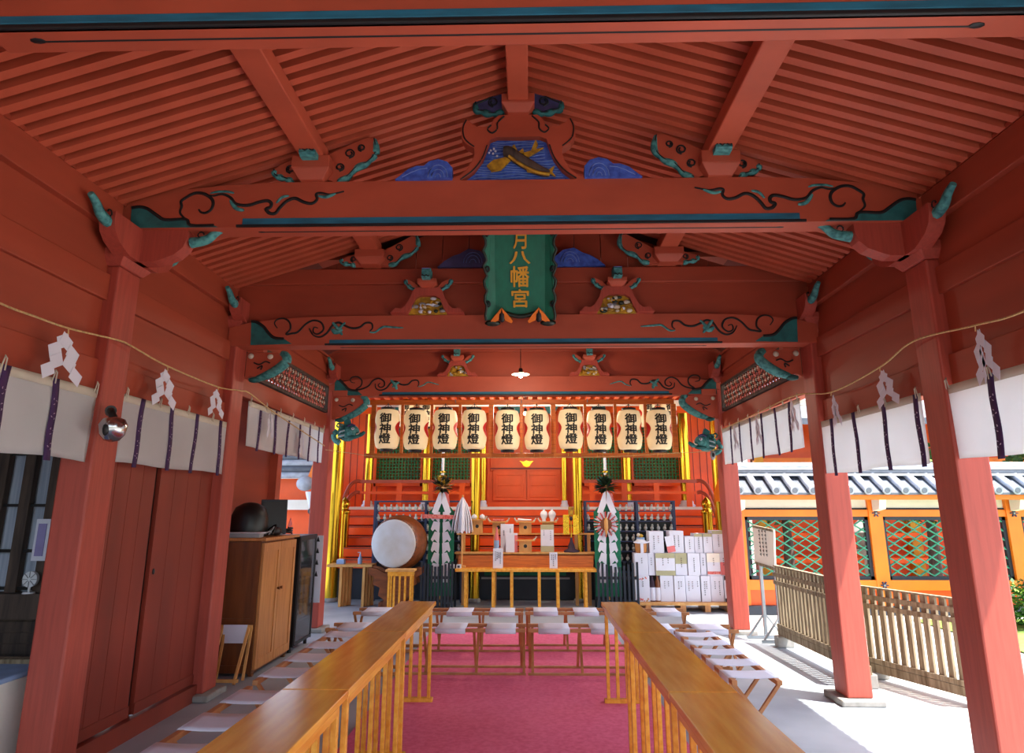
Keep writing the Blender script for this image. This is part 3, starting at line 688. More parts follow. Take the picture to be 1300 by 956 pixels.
# ---------------------------------------------------------------- lanterns
LR=lambda s: .095+.076*(max(0,math.sin(PI*min(1,max(0,s))))**.26) -.018*math.exp(-((s-.54)/.13)**2)
def lantern_proto():
    t=thing('paper_lantern','','lantern',(0,0,0))
    H=.52; n=60; pr=[]
    for i in range(n+1):
        s=i/n; pr.append((LR(s)+.0012*math.cos(i*PI),(s-.5)*H))
    MB().lathe(pr,(0,0,0),LAN,32).build('paper_body',t)
    b=MB(); b.lathe([(.085,H/2-.004),(.095,H/2+.0),(.095,H/2+.03),(.08,H/2+.032)],(0,0,0),BLK,24); b.build('top_ring',t)
    b=MB(); b.lathe([(.07,-H/2-.032),(.088,-H/2-.03),(.088,-H/2+.004),(.08,-H/2+.006)],(0,0,0),BLK,24); b.build('bottom_ring',t)
    for k,(ch,zc,h) in enumerate((('御',.135,.125),('神',.0,.125),('燈',-.135,.13))):
        vs,fs=glyph(ch,0,14); b=MB()
        for q,(ex,ey) in enumerate(((.034,0),(-.034,0),(0,.03),(0,-.03),(.024,.022),(-.024,-.022),(.024,-.022),(-.024,.022),(0,0))):
            o=[]
            for x,y,_ in vs:
                z=zc+(y+ey)*h; r=LR(z/H+.5)+.004+.0003*q; a=(x+ex)*.15/r
                o.append((math.sin(a)*r,-math.cos(a)*r,z))
            b.add(o,fs,LINE)
        b.build('ink_character',t)
    for s_ in (-1,1):
        b=MB()
        def f(u,v,s_=s_):
            a=2*PI*u; rr=.105*v; z=.0+rr*math.sin(a); r=LR(z/H+.5)+.003; th=s_*(PI*.5)+rr*math.cos(a)/r
            return (math.sin(th)*r,-math.cos(th)*r,z)
        b.grid(f,24,4,LANR); b.build('red_crest',t)
    b=MB(); b.tube([(0,0,H/2+.03),(0,0,H/2+.09)],.006,BLK,5)
    for s_ in (-.06,.06): b.tube([(s_,0,H/2+.03),(0,0,H/2+.08)],.003,BLK,4)
    b.build('hanger',t)
    b=MB()
    for s_ in (-.03,.03): b.tube([(s_,-.02,-H/2-.03),(s_*1.3,-.02,-H/2-.09)],.003,GOLDP,4)
    b.build('tassel',t)
    return t
lp=lantern_proto()
lx=[491.7,528,565,602,644.3,681.5,724.3,760.8,799,836.5]
ordn=['first','second','third','fourth','fifth','sixth','seventh','eighth','ninth','tenth']
for i,u in enumerate(lx):
    p=at(u,545.0+ (0,1,.5,.5,1,1,0,1,1,1)[i],Y=9.08)
    lb='white paper lantern with black characters, %s from the left in the front row'%ordn[i]
    if i==0: lp.location=p; lp['label']=lb; lp['group']='paper lanterns in the front row'; lp['_o']=1
    else: dup(lp,p,label=lb)
    if i: pass
# hanging frame of the lanterns
t=thing('lantern_frame','long amber wooden frame from which the row of paper lanterns hangs','frame',(XC,9.27,2.2))
a0=at(470,510,Y=9.27); a1=at(859,578,Y=9.27)
MB().box(a0.x,a1.x,9.24,9.30,2.86,2.925,WOODF).build('top_rail',t,bevel=.004)
MB().box(a0.x-.03,a1.x+.06,9.24,9.30,a1.z-.03,a1.z+.03,WOODF).build('bottom_rail',t,bevel=.004)
for u in (474,510.5,548,584,623.5,662,702.5,743,781.5,820,856):
    x=at(u,545,Y=9.27).x; hw=.033 if u in(623.5,702.5,474,856) else .02
    MB().box(x-hw,x+hw,9.245,9.295,a1.z+.03,2.86,WOODF).build('upright',t,bevel=.003)
for u in (579,662,745):
    x=at(u,508,Y=9.27).x; MB().tube([(x,9.18,2.92),(x,9.235,2.88)],.006,STEEL,5).build('hook',t)
# second row, small dim lanterns at shrine eave
q=dup(lp); 
for ch in q.children: pass
q.location=at(516,526,Y=11.2); q.scale=(.8,.8,.8); q['label']='partly hidden rear lantern between the first and second front lanterns'; q['group']='lanterns hanging behind the front row'
for i,u in enumerate((542,822,849)):
    o=dup(lp,at(u,526,Y=11.2),label='partly hidden lantern in the rear row, %s from the left'%ordn[i+1],group='lanterns hanging behind the front row'); o.scale=(.8,.8,.8)
# pendant lamps
def pendant(p,ztop,lab,r=.105):
    t=thing('pendant_lamp',lab,'lamp',tuple(p))
    MB().tube([p+Vector((0,0,.06)),Vector((p.x,p.y,ztop))],.005,BLKB,6).build('cord',t)
    MB().lathe([(.018,.07),(.024,.06),(.026,.02),(.02,.01)],p,BLKB,12).build('socket',t)
    MB().lathe([(.03,.022),(r,.0),(r+.003,-.003),(r,-.005),(.03,.015)],p,ENAM,24).build('lamp_shade',t)
    MB().ell(p+Vector((0,0,-.012)),(.03,.03,.034),BULB,12,8).build('bulb',t)
pendant(at(661,475,Y=8.0),3.75,'bare bulb under a flat enamel shade, hanging in front of the far cross beam')
pendant(at(667,524,Y=10.4),3.2,'small lit bulb hanging between the fifth and sixth lanterns',.03)
# wall lamp on left post
p=at(146,541,Y=4.06)
t=thing('sensor_light','chrome dome security light on a black neck, on the near left post','lamp',(p.x,p.y,p.z))
MB().cyl(p+Vector((-.05,.02,.09)),p+Vector((-.02,-.03,.09)),.032,.032,BLKB,14).tube(cat([p+Vector((-.02,-.03,.09)),p+Vector((0,-.05,.07)),p+Vector((.02,-.05,.04))],4),.022,BLKB,8).build('neck',t)
MB().lathe([(.02,.05),(.062,.035),(.078,0),(.068,-.055),(.042,-.09),(.01,-.10)],p+Vector((.02,-.05,0)),CHR,20).build('dome',t)
MB().ell(p+Vector((.02,-.118,-.03)),(.02,.014,.04),BLKB,10,6).build('lens',t)
# beast-head carvings ------------------------------------------
def beast(c,fx,lab):
    t=thing('beast_head_carving',lab,'carving',tuple(c))
    b=MB(); V=lambda x,y,z:c+Vector((fx*x,y,z))*1.0
    for q in range(5): b.tube([V(-.10+.045*q+.025*math.cos(a),-.075-.01*q*(q<3),.085-.012*q+.025*math.sin(a)) for a in [i*.8 for i in range(7)]],.011,TEALL if q%2 else TEAL,6)
    b.tube(cat([V(-.13,-.02,.02),V(-.17,-.04,-.04),V(-.14,-.05,-.11),V(-.08,-.06,-.14)],4),.035,TEALL,8)
    b.tube(cat([V(.03,-.11,.07),V(.08,-.13,.09),V(.13,-.12,.07)],4),.014,PURB,6)
    b.ell(V(0,0,0),(.13,.10,.12),TEALL,14,10); b.ell(V(.08,-.05,.0),(.09,.08,.09),TEALL,12,8)
    b.tube(cat([V(.10,-.05,.0),V(.17,-.08,-.04),V(.22,-.09,-.03),V(.25,-.09,.0)],5),.042,TEAL,10,taper=lambda q:1-.6*q)
    b.ell(V(.10,-.09,-.07),(.08,.04,.025),TEAL,10,6)
    b.build('head',t)
    for s_ in (-1,1):
        MB().prism([(V(-.02,0,0).x,c.z+.08),(V(.06,0,0).x,c.z+.09),(V(.03,0,0).x,c.z+.18),(V(-.03,0,0).x,c.z+.14)],'y',c.y-.06+s_*.03,c.y-.045+s_*.03,TEAL).build('ear',t)
    MB().ell(V(.10,-.12,.035),(.02,.014,.018),WHT,8,6).ell(V(.105,-.132,.035),(.009,.006,.009),LINE,6,4).build('eye',t)
    b=MB()
    for k in range(5): b.tube([V(-.11+.01*k,-.085,-.10+.03*k),V(-.06,-.115,-.09+.03*k),V(-.01,-.10,-.075+.03*k)],.006,WHT if k%2 else LINE,5)
    b.build('mane',t)
    MB().tube(cat([V(.15,-.11,-.035),V(.19,-.13,-.02),V(.2,-.13,.02)],4),.010,CREAM,6,taper=lambda q:1-.8*q).build('tusk',t)
beast(at(441,549,Y=8.99),1,'teal carved beast head looking right, on the far left post'); beast(at(897,562,Y=8.99),-1,'teal carved beast head looking left, on the far right post')
# ---------------------------------------------------------------- rear shrine building
def shrine():
    PZ=1.5
    # platform and steps
    b=MB().box(-4.3,4.2,13.15,17,1.34,PZ,BRD).box(-4.3,4.2,13.6,17,.0,1.34,DKPLUM);  # dark box below the floor stands in for the shade underneath
    b.box(-4.3,4.2,13.135,13.15,1.45,PZ+.002,PLAS)
    tag(b.build('shrine_platform'),'raised vermilion floor of the rear shrine with a white front edge','platform')
    t=thing('shrine_steps','wide flight of vermilion steps climbing to the rear shrine','stairs',(XC,12.4,0))
    for k in range(5):
        y=13.13-.24*(k+1); z=PZ-.17*(k+1)
        MB().box(-3.55,3.4,y,y+.27,z-.15,z,BRD).box(-3.55,3.4,y-.002,y+.01,z-.025,z,RED).build('step',t,bevel=.004)
    MB().box(-3.5,3.35,12.05,13.1,0,.5,NAVYD).build('under_step_shade_block',t)  # dark block stands in for the shaded void under the steps
    # back wall
    b=MB().box(-4.3,4.2,14.0,14.08,PZ,3.95,BRD)
    for x in [i*.14-4.2 for i in range(9)]+[i*.14+3.15 for i in range(8)]: b.box(x,x+.01,13.992,14.0,PZ,3.4,REDD)
    tag(b.build('shrine_wall'),'bright vermilion plank wall of the rear shrine','wall')
    # roof
    t=thing('shrine_roof','roof of the rear shrine with white-tipped rafters along its eave','roof',(XC,12,3.4))
    MB().prism([(10.9,3.30),(16,4.5),(16,4.6),(10.9,3.36)],'x',-4.8,4.7,TILED).build('roof_slab',t)
    MB().box(-4.7,4.6,11.3,11.36,3.13,3.22,PLAS).build('white_fascia',t)
    MB().box(-4.7,4.6,12.5,12.62,3.18,3.30,BRD).build('eave_beam',t)
    r0=None
    for i in range(56):
        x=-4.4+i*.158
        if r0 is None:
            r0=MB().box(x-.035,x+.035,10.96,11.9,3.235,3.295,BRD).box(x-.036,x+.036,10.95,10.96,3.234,3.296,PLAS).build('eave_rafter',t)
        else:
            c=dup(r0,parent=t); c.location=(i*.158,0,0)
    for i,u in enumerate((508,545,600,640,655,700,728,760)):
        x=at(u,518,Y=12.3).x; MB().prism([(x-.12,3.26),(x+.12,3.26),(x+.06,3.14),(x-.06,3.14)],'y',12.28,12.36,TEAL).build('green_bracket',t)
    # gold columns
    def gcol(x,y,r,z0,z1,lab,base=False):
        t=thing('gold_column',lab,'column',(x,y,z0))
        MB().cyl((x,y,z0),(x,y,z1),r,r,GOLD,32,True).build('shaft',t)
        if base:
            MB().lathe([(r*1.5,0),(r*1.6,.03),(r*1.2,.06),(r*1.25,.09),(r*1.02,.12)],(x,y,z0),CERAM,24).build('base',t)
        else: MB().lathe([(r*1.25,0),(r*1.3,.03),(r*1.02,.06)],(x,y,z0),STONE,24).build('base_stone',t)
    gcol(-3.27,11.76,.112,0,2.93,'thick gold column at the far left, beside the far left post')
    gcol(at(909,600,Y=11.76).x+.05,11.76,.11,0,2.93,'gold column at the far right, beside the far right post')
    gcol(at(603,700,Y=11.75).x,11.75,.08,0,3.3,'slim gold column left of the altar, standing on the ground')
    gcol(at(735,700,Y=11.75).x,11.75,.08,0,3.3,'slim gold column right of the altar, standing on the ground')
    for u,r,nm in ((468.5,.075,'leftmost'),(542,.085,'behind the third lantern'),(614,.05,'left of the red shrine doors'),(716,.05,'right of the red shrine doors'),(796,.085,'behind the ninth lantern'),(870,.10,'rightmost')):
        gcol(at(u,600,Y=13.5).x,13.5,r,PZ,3.3,'gold column standing on the shrine platform, %s'%nm,True)
    # lattices
    for (u0,u1),nm in (((478,534),'leftmost'),((549,597),'left of the altar column'),((741,789),'right of the altar column'),((804,862),'rightmost')):
        x0=at(u0,600,Y=13.85).x; x1=at(u1,600,Y=13.85).x
        t=thing('lattice_screen','green lattice screen over vermilion boards, %s on the shrine front'%nm,'screen',((x0+x1)/2,13.85,PZ+.4))
        b=MB()
        for a in ((x0-.04,x1+.04,1.90,1.96),(x0-.04,x1+.04,2.46,2.54),(x0-.04,x1+.04,3.06,3.12),(x0-.04,x0,1.9,3.12),(x1,x1+.04,1.9,3.12)): b.box(a[0],a[1],13.8,13.9,a[2],a[3],BRD)
        b.build('frame',t)
        b=MB(); n=int((x1-x0)/.062)
        for i in range(n+1):
            x=x0+(x1-x0)*i/n; b.box(x-.013,x+.013,13.85,13.88,1.96,2.46,LATD); b.box(x-.013,x+.013,13.85,13.88,2.54,3.06,LATD)
        for z in [1.96+i*.062 for i in range(9)]+[2.54+i*.062 for i in range(9)]: b.box(x0,x1,13.84,13.86,z-.011,z+.011,LATD)
        b.build('green_bars',t)
        MB().box(x0,x1,13.92,13.94,1.96,3.06,ORG).build('backing_board',t)
    # doors
    x0=at(626,600,Y=13.7).x; x1=at(711,600,Y=13.7).x; xm=(x0+x1)/2
    t=thing('shrine_doors','closed vermilion double doors of the rear shrine with a gold fitting above','door',(xm,13.7,PZ))
    MB().box(x0-.12,x1+.12,13.78,13.9,PZ,2.55,BRD).build('surround',t)
    for (a,b_) in ((x0,xm-.01),(xm+.01,x1)):
        d=MB().box(a,b_,13.7,13.76,1.62,2.2,BRD); 
        for (q0,q1,w0,w1) in ((a+.05,b_-.05,1.68,1.72),(a+.05,b_-.05,2.1,2.14),(a+.05,a+.09,1.72,2.1),(b_-.09,b_-.05,1.72,2.1),(a+.09,b_-.09,1.9,1.93)): d.box(q0,q1,13.68,13.70,w0,w1,BRD)
        d.build('door_leaf',t,bevel=.004)
    MB().box(x0-.05,x1+.05,13.68,13.78,2.2,2.5,BRD).box(x0-.05,x1+.05,13.67,13.7,2.22,2.25,REDD).build('lintel',t)
    b=MB().prism([(xm+u,2.33+v) for u,v in ((-.14,.05),(-.1,.02),(-.06,-.05),(0,-.07),(.06,-.05),(.1,.02),(.14,.05),(.05,.04),(0,.06),(-.05,.04))],'y',13.65,13.67,GOLD); b.build('gold_fitting',t)
    # veranda railings
    for s_,(u0,u1,ue) in ((-1,(458,597,441)),(1,(741,884,906))):
        nm='left' if s_<0 else 'right'
        xa=at(u0,610,Y=13.2).x; xb=at(u1,610,Y=13.2).x
        t=thing('veranda_railing','vermilion veranda railing with a curved end on the %s of the shrine'%nm,'railing',((xa+xb)/2,13.2,PZ))
        for z,h in ((1.97,.03),(1.76,.025)): MB().box(xa,xb,13.17,13.23,z-h,z+h,RED if z>1.9 else BRD).build('rail',t)
        for i in range(4):
            x=xa+(xb-xa)*(i+.25)/3.5; MB().box(x-.05,x+.05,13.178,13.222,PZ,1.945,BRD).build('baluster',t)
        xo=xa if s_<0 else xb
        for dz in (0,-.21):
            P=[Vector((xo,13.2,1.97+dz)),Vector((xo+s_*.08,13.15,1.97+dz)),Vector((xo+s_*.16,12.98,1.86+dz)),Vector((xo+s_*.2,12.7,1.55+dz)),Vector((xo+s_*.2,12.42,1.25+dz))]
            MB().tube(cat(P,6),.035,RED,8).build('stair_rail',t)
        x=at(437 if s_<0 else 898,660,Y=12.25).x; y=12.25
        n_=thing('gold_newel_post','gold newel post with an onion finial at the foot of the %s stair rail'%nm,'post',(x,y,0))
        MB().cyl((x,y,0),(x,y,1.38),.09,.09,GOLD,24).build('shaft',n_)
        MB().lathe([(.095,1.38),(.1,1.40),(.1,1.44),(.07,1.46),(.07,1.49),(.085,1.51),(.09,1.55),(.07,1.60),(.03,1.64),(.005,1.67)],(x,y,0),GOLD,24).build('finial',n_)
    # green beam under altar
    b=MB().box(-.75,.6,11.86,11.92,.40,.54,GCL).box(-.8,.66,11.86,11.9,.34,.37,GREY); tag(b.build('green_step_beam'),'dark green beam low behind the altar table legs','beam')
shrine()
# ---------------------------------------------------------------- dove racks
def dove():
    b=MB(); b.ell((0,.002,.040),(.030,.038,.034),DOVE,8,6); b.tube([(0,-.008,.055),(0,-.020,.078),(0,-.022,.09)],.017,DOVE,6); b.ell((0,-.024,.092),(.016,.018,.016),DOVE,7,5)
    b.tube([(0,-.034,.092),(0,-.046,.087)],.004,DOVEB,4); b.tube([(0,.02,.035),(0,.05,.028)],.014,DOVE,5,taper=lambda q:1-.6*q); b.cyl((0,0,0),(0,0,.012),.018,.014,DOVE,8)
    return b.build('dove_figurine')
dv0=None
for s_,(xa,xb) in ((-1,(-2.565,-1.11)),(1,(.925,2.38))):
    nm='left' if s_<0 else 'right'
    t=thing('dove_rack','tall navy display rack full of small white doves, %s of the altar'%nm,'rack',((xa+xb)/2,11.72,0))
    zs=[1.438-.159*k for k in range(7)]
    for k in range(3):
        x=(xa,(xa+xb)/2+.12,xb)[k]
        for y in (11.64,11.82): MB().box(x-.018,x+.018,y-.015,y+.015,0,1.585,NAVY).build('upright',t)
    MB().box(xa-.02,xb+.02,11.62,11.84,1.575,1.60,NAVY).build('top_board',t)
    for k,z in enumerate(zs):
        MB().box(xa,xb,11.63,11.83,z-.018,z,NAVY).build('shelf',t)
    MB().box(xa+.02,xb-.02,11.835,11.845,.3,1.30,BLK).build('back_panel',t)
    wd=['top','second','third','fourth','fifth','sixth']
    for k,z in enumerate(zs[:6]):
        n=14
        for i in range(n):
            x=xa+.05+(xb-xa-.10)*i/(n-1)
            if abs(x-((xa+xb)/2+.12))<.03: x+=.03
            if s_<0 and k>=2 and x<-1.75: continue
            if s_>0 and k>=3 and x>1.75: continue
            if abs(x-s_*1.25-(-.06))<.13 and k<6: continue
            lb='small pale dove figurine on the %s shelf of the %s rack'%(wd[k],nm); gr='doves on the %s shelf of the %s rack'%(wd[k],nm)
            if dv0 is None: dv0=dove(); o=dv0
            else: o=dup(dv0)
            tag(o,lb,'figurine',gr); o.location=(x,11.70,z+.0005); o.rotation_euler=(0,0,random.uniform(-.5,.5))
# ---------------------------------------------------------------- masakaki stands and enclosures
def masakaki(x,y,nm,sword):
    t=thing('sacred_branch_stand','tall %s offering stand with green banner, white zigzag papers and a %s'%(nm,'red sword case' if sword else 'round red-rayed mirror'),'stand',(x,y,0))
    MB().cyl((x,y,0),(x,y,2.0),.02,.02,WOODL,12).build('pole',t)
    MB().cyl((x,y,1.98),(x,y,2.42),.022,.022,CERAM,12).build('white_finial_pole',t)
    MB().lathe([(.02,0),(.055,.015),(.06,.03),(.02,.05),(.02,.08),(.05,.1),(.02,.12)],(x,y,1.94),GOLD,16).build('gold_collar',t)
    b=MB(); rr=random.Random(3 if sword else 5)
    for k in range(170):
        a=rr.uniform(0,2*PI); e=rr.uniform(-.6,1.2); l=rr.uniform(.12,.25)
        d=Vector((math.cos(a)*math.cos(e),math.sin(a)*math.cos(e),math.sin(e)))
        c=Vector((x,y,1.80)); q=c+d*l; w=Vector((-math.sin(a),math.cos(a),.2))*.03
        b.add([c+d*.05,c+d*l*.6+w,q,c+d*l*.6-w],[(0,1,2,3)],rr.choice([LEAFD,LEAFD,LEAFD,CREAM,OCHR] if sword else [LEAFD,LEAFD,LEAF,TEAL]))
    b.build('sakaki_leaves',t)
    b=MB(); o=[(x-.2,.18),(x-.2,1.42),(x-.14,1.49),(x-.05,1.55),(x+.05,1.55),(x+.14,1.49),(x+.2,1.42),(x+.2,.18)]
    b.prism(o,'y',y-.02,y-.006,GCL); b.build('green_banner',t)
    b=MB(); b.prism([(x+.02,1.75),(x+.10,1.70),(x+.13,1.50),(x+.05,1.48),(x-.0,1.6)],'y',y-.035,y-.025,REDC if not sword else PINK); b.build('pink_streamer',t)
    for s_ in (-1,1):
        b=MB(); z=1.70
        b.prism([(x+s_*.01,1.74),(x+s_*.05,1.70),(x+s_*.15,1.42),(x+s_*.08,1.36),(x+s_*.0,1.56)],'y',y-.06,y-.057,WHT)
        for k in range(6):
            z=1.42-k*.155; dx=.02*(k%2)
            b.prism([(x+s_*(.02),z),(x+s_*(.10+dx),z+.02),(x+s_*(.165-.004*k),z-.10),(x+s_*.13,z-.135),(x+s_*.10,z-.10),(x+s_*.03,z-.17)],'y',y-.05-.004*(k%2),y-.047-.004*(k%2),WHT)
        for j in (0,1): b.prism([(x+s_*(.04+.06*j),.55),(x+s_*(.075+.06*j),.55),(x+s_*(.08+.05*j),.38),(x+s_*(.045+.05*j),.38)],'y',y-.05,y-.047,WHT)
        b.build('zigzag_paper',t)
    if sword:
        MB().bar((x-.30,y-.07,1.36),(x+.30,y-.07,1.34),.03,.06,REDC).build('sword_case',t)
    else:
        b=MB(); c=Vector((x-.02,y-.07,1.24))
        for k in range(28):
            a=2*PI*k/28; d=Vector((math.cos(a),0,math.sin(a))); b.bar(c+d*.09,c+d*.19,.012,.026,LANR if k%2 else WHT,up=(0,1,0))
        b.build('red_rays',t)
        MB().cyl(c+Vector((0,.01,0)),c-Vector((0,.012,0)),.095,.095,BRNW,24).build('mirror',t)
        MB().lathe([(.008,-.16),(.03,-.06),(.03,.05),(.01,.1)],c+Vector((0,-.03,0)),WOODL,10).build('handle',t)
    MB().box(x-.14,x+.14,y-.14,y+.14,0,.05,BLK).build('foot',t)
masakaki(-1.37,11.0,'left',True); masakaki(1.2,11.0,'right',False)
for x0,x1,nm in ((-1.62,-1.16,'left'),(1.02,1.60,'right')):
    t=thing('picket_enclosure','dark blue picket enclosure around the foot of the %s offering stand'%nm,'fence',((x0+x1)/2,10.8,0))
    for y in (10.72,11.20):
        for i in range(10):
            x=x0+(x1-x0)*i/9
            MB().box(x-.016,x+.016,y-.012,y+.012,0.001,.62+.08*abs(i-4.5)/4.5,NAVYD).build('picket',t)
        for z in (.12,.45): MB().box(x0,x1,y+.012,y+.03,z,z+.04,NAVYD).build('cross_rail',t)
# white tassel wand
x,y=-1.04,10.93
t=thing('paper_wand','white purification wand of long paper strips, left of the altar','wand',(x,y,0))
MB().cyl((x,y,0.62),(x,y,1.68),.014,.014,WOODL,10).build('stick',t)
MB().box(x-.06,x+.06,y-.04,y+.06,.6005,.63,WOODL).build('foot',t)
rr=random.Random(2)
b=MB()
for k in range(80):
    a=rr.uniform(0,2*PI); r=rr.uniform(.07,.17); l=rr.uniform(.50,.56)
    P=[Vector((x,y,1.66)),Vector((x+math.cos(a)*r*.5,y+math.sin(a)*r*.5,1.52)),Vector((x+math.cos(a)*r*.85,y+math.sin(a)*r*.85,1.32)),Vector((x+math.cos(a)*r,y+math.sin(a)*r,1.66-l))]
    b.tube(P,.012,WHT,4,flat=(math.cos(a),math.sin(a),0.01))
b.build('paper_strips',t)
# ---------------------------------------------------------------- altar
def altar():
    t=thing('altar_table','long honey-coloured offering table with tall legs, lowest tier of the altar','table',(-.04,10.85,0))
    a=at(578,720,Y=10.75); b_=at(757,720,Y=10.75); z=.60
    x0,x1=a.x,b_.x
    MB().box(x0,x1,10.72,11.02,z-.045,z,WOOD).build('tabletop',t,bevel=.004)
    for u in (591,626,649.5,684.7,708.5,744):
        x=at(u,745,Y=10.75).x
        for y in (10.74,10.98): MB().box(x-.022,x+.022,y,y+.03,0,z-.045,WOOD).build('leg',t,bevel=.003)
    MB().box(x0+.02,x1-.02,11.0,11.01,z,z+.17,WOODF).build('back_board',t)
    t=thing('altar_shelf','two-tier pale wooden shelf stand behind the altar table, holding the offerings','shelf',(-.04,11.2,0))
    x0=at(577,701,Y=11.1).x; x1=at(756,701,Y=11.1).x
    MB().box(x0,x1,11.08,11.34,.785,.81,WOODL).build('lower_shelf',t,bevel=.003)
    MB().box(x0,x1+.05,11.36,11.59,1.065,1.085,WOODL).build('upper_shelf',t,bevel=.003)
    for x in (x0+.12,-.55,x1-.28,x1-.08):
        MB().box(x-.025,x+.025,11.34,11.37,0,1.065,WOODL).build('upright',t)
    MB().box(x0,x1,11.3,11.33,.62,.785,WOODF).build('apron',t)
altar()
def sanpo(u,y,z,w,h,lab,group=None):
    x=at(u,690,Y=y).x
    t=thing('offering_stand',lab,'stand',(x,y,z))
    MB().box(x-w*.33,x+w*.33,y-w*.33,y+w*.33,z+.0005,z+h,WOODL).build('box_base',t,bevel=.003)
    MB().cyl((x,y-w*.33-.002,z+h*.55),(x,y-w*.33+.01,z+h*.55),.028,.028,BLK,14).build('eye_hole',t)
    b=MB().box(x-w*.5,x+w*.5,y-w*.5,y+w*.5,z+h,z+h+.015,WOODL)
    b.build('tray',t)
    for s_ in (-1,1): MB().tube(cat([(x+s_*w*.42,y-.05,z+h+.02),(x+s_*w*.52,y-.05,z+h+.035),(x+s_*w*.58,y-.05,z+h+.07)],4),.013,CREAM,6).build('tray_end',t)
    return x,z+h+.016
sx,sz=sanpo(606,11.47,1.0855,.26,.20,'leftmost square wooden offering stand on the upper altar shelf')
for i,(dx,nm) in enumerate(((-.05,'left'),(.08,'right'))):
    o=MB().ell((sx+dx,11.42,sz+.04),(.045,.045,.04),CERAM,14,8).cyl((sx+dx,11.42,sz+.07),(sx+dx,11.42,sz+.085),.015,.008,CERAM,10).build('lidded_cup'); tag(o,'round white lidded cup, %s of the two on the leftmost offering stand'%nm,'cup')
sx,sz=sanpo(633,11.47,1.0855,.30,.17,'offering stand with a low rolled offering, second on the upper altar shelf')
tag(MB().cyl((sx-.09,11.44,sz+.02),(sx+.09,11.44,sz+.02),.02,.02,REDC,10).build('dried_offering'),'reddish bundle lying on the second offering stand of the upper shelf','offering')
sx,sz=sanpo(667,11.47,1.0855,.30,.17,'middle wooden offering stand with a round hole, on the upper altar shelf')
tag(MB().tube([(sx-.12,11.44,sz+.03),(sx,11.44,sz+.022),(sx+.1,11.44,sz+.024)],.022,CERAM,8,taper=lambda q:1-.5*q).build('folded_paper_offering'),'white paper-wrapped offering on the middle upper offering stand','offering')
sx,sz=sanpo(667,11.2,.8105,.30,.17,'lower wooden offering stand with a round hole, in the middle of the lower altar shelf')
sx,sz=sanpo(696,11.47,1.0855,.28,.17,'offering stand carrying two white sake vases, on the upper altar shelf')
vp=None
for dx,nm in ((-.065,'left'),(.065,'right')):
    o=MB().lathe([(.03,0),(.035,.01),(.03,.03),(.058,.09),(.062,.12),(.045,.155),(.018,.17),(.018,.185),(.022,.195),(.012,.197)],(0,0,0),CERAM,20).build('sake_vase') if vp is None else dup(vp)
    vp=vp or o; o.location=(sx+dx,11.42,sz); tag(o,'white porcelain sake vase, %s one of the pair on the altar'%nm,'vase','pair of sake vases')
def card(name,u0,u1,v0,v1,y,z,lab,cat_,m1,th=.03,panel=None,marks=3,seed=0,lean=0):
    x0=at(u0,700,Y=y).x; x1=at(u1,700,Y=y).x; h=(v1-v0)/80*(y/11)*.985
    t=thing(name,lab,cat_,((x0+x1)/2,y,z))
    MB().box(x0,x1,y,y+th,z+.0005,z+h,m1).build('body',t,bevel=.002)
    rr=random.Random(seed)
    if panel:
        a,b_,c,d,mm=panel
        MB().box(x0+(x1-x0)*a,x0+(x1-x0)*b_,y-.004,y,z+h*c,z+h*d,mm).build('label_paper',t)
    b=MB()
    for k in range(marks):
        cx_=x0+(x1-x0)*(.25+.5*(k/(max(1,marks-1)))) if marks>1 else (x0+x1)/2
        zt=z+h*rr.uniform(.75,.88)
        for j in range(rr.randint(3,6)):
            s=.011 if x1-x0>.1 else .008
            zz=zt-j*s*2.6
            if zz<z+h*.15: break
            b.box(cx_-s*.8,cx_+s*.8,y-.0065,y-.004,zz-s*.25,zz,LINE); b.box(cx_-s*.2,cx_+s*.2,y-.0065,y-.004,zz-s*1.3,zz+s*.4,LINE)
            if rr.random()<.6: b.box(cx_-s,cx_+s,y-.0065,y-.004,zz-s*1.2,zz-s*.95,LINE)
    if marks: b.build('brush_writing',t)
    return t
card('offering_box',635.5,652,667.5,701,11.25,.8105,'white upright gift box with grey brush pattern on the lower altar shelf','box',WHT,.08,marks=2,seed=1)
card('wrapped_gift',642,657,678,701,11.12,.8105,'clear-wrapped white and pink gift leaning before the upright white box','gift',WHT,.06,(.75,1,0,.9,PINK),marks=0)
card('scroll_board',686.5,703.5,668,701,11.2,.8105,'kraft-brown board with a white paper centre on the lower altar shelf','board',BROWNP,.03,(.02,.98,.22,.82,WHT),marks=2,seed=4)
card('notice_card',626,638.5,694.8,718.5,10.8,.6005,'white notice card with columns of writing on the altar table, left one','sign',WHT,.012,marks=4,seed=5)
card('notice_card',697.5,707.5,699.5,718.5,10.8,.6005,'white notice card with writing on the altar table, right one','sign',WHT,.012,marks=3,seed=6)
x=at(630.5,690,Y=11.15).x
t=thing('sake_bottle','pink-necked sake bottle with a blue and white label on the lower altar shelf','bottle',(x,11.15,.8105))
MB().lathe([(.035,0),(.038,.01),(.038,.2),(.03,.25),(.014,.31),(.014,.36),(.016,.37),(.01,.375)],(x,11.15,.8105),PINK,18).build('glass',t)
MB().lathe([(.039,.02),(.0395,.03),(.0395,.17),(.039,.18)],(x,11.15,.8105),BLUC,18).build('paper_label',t)
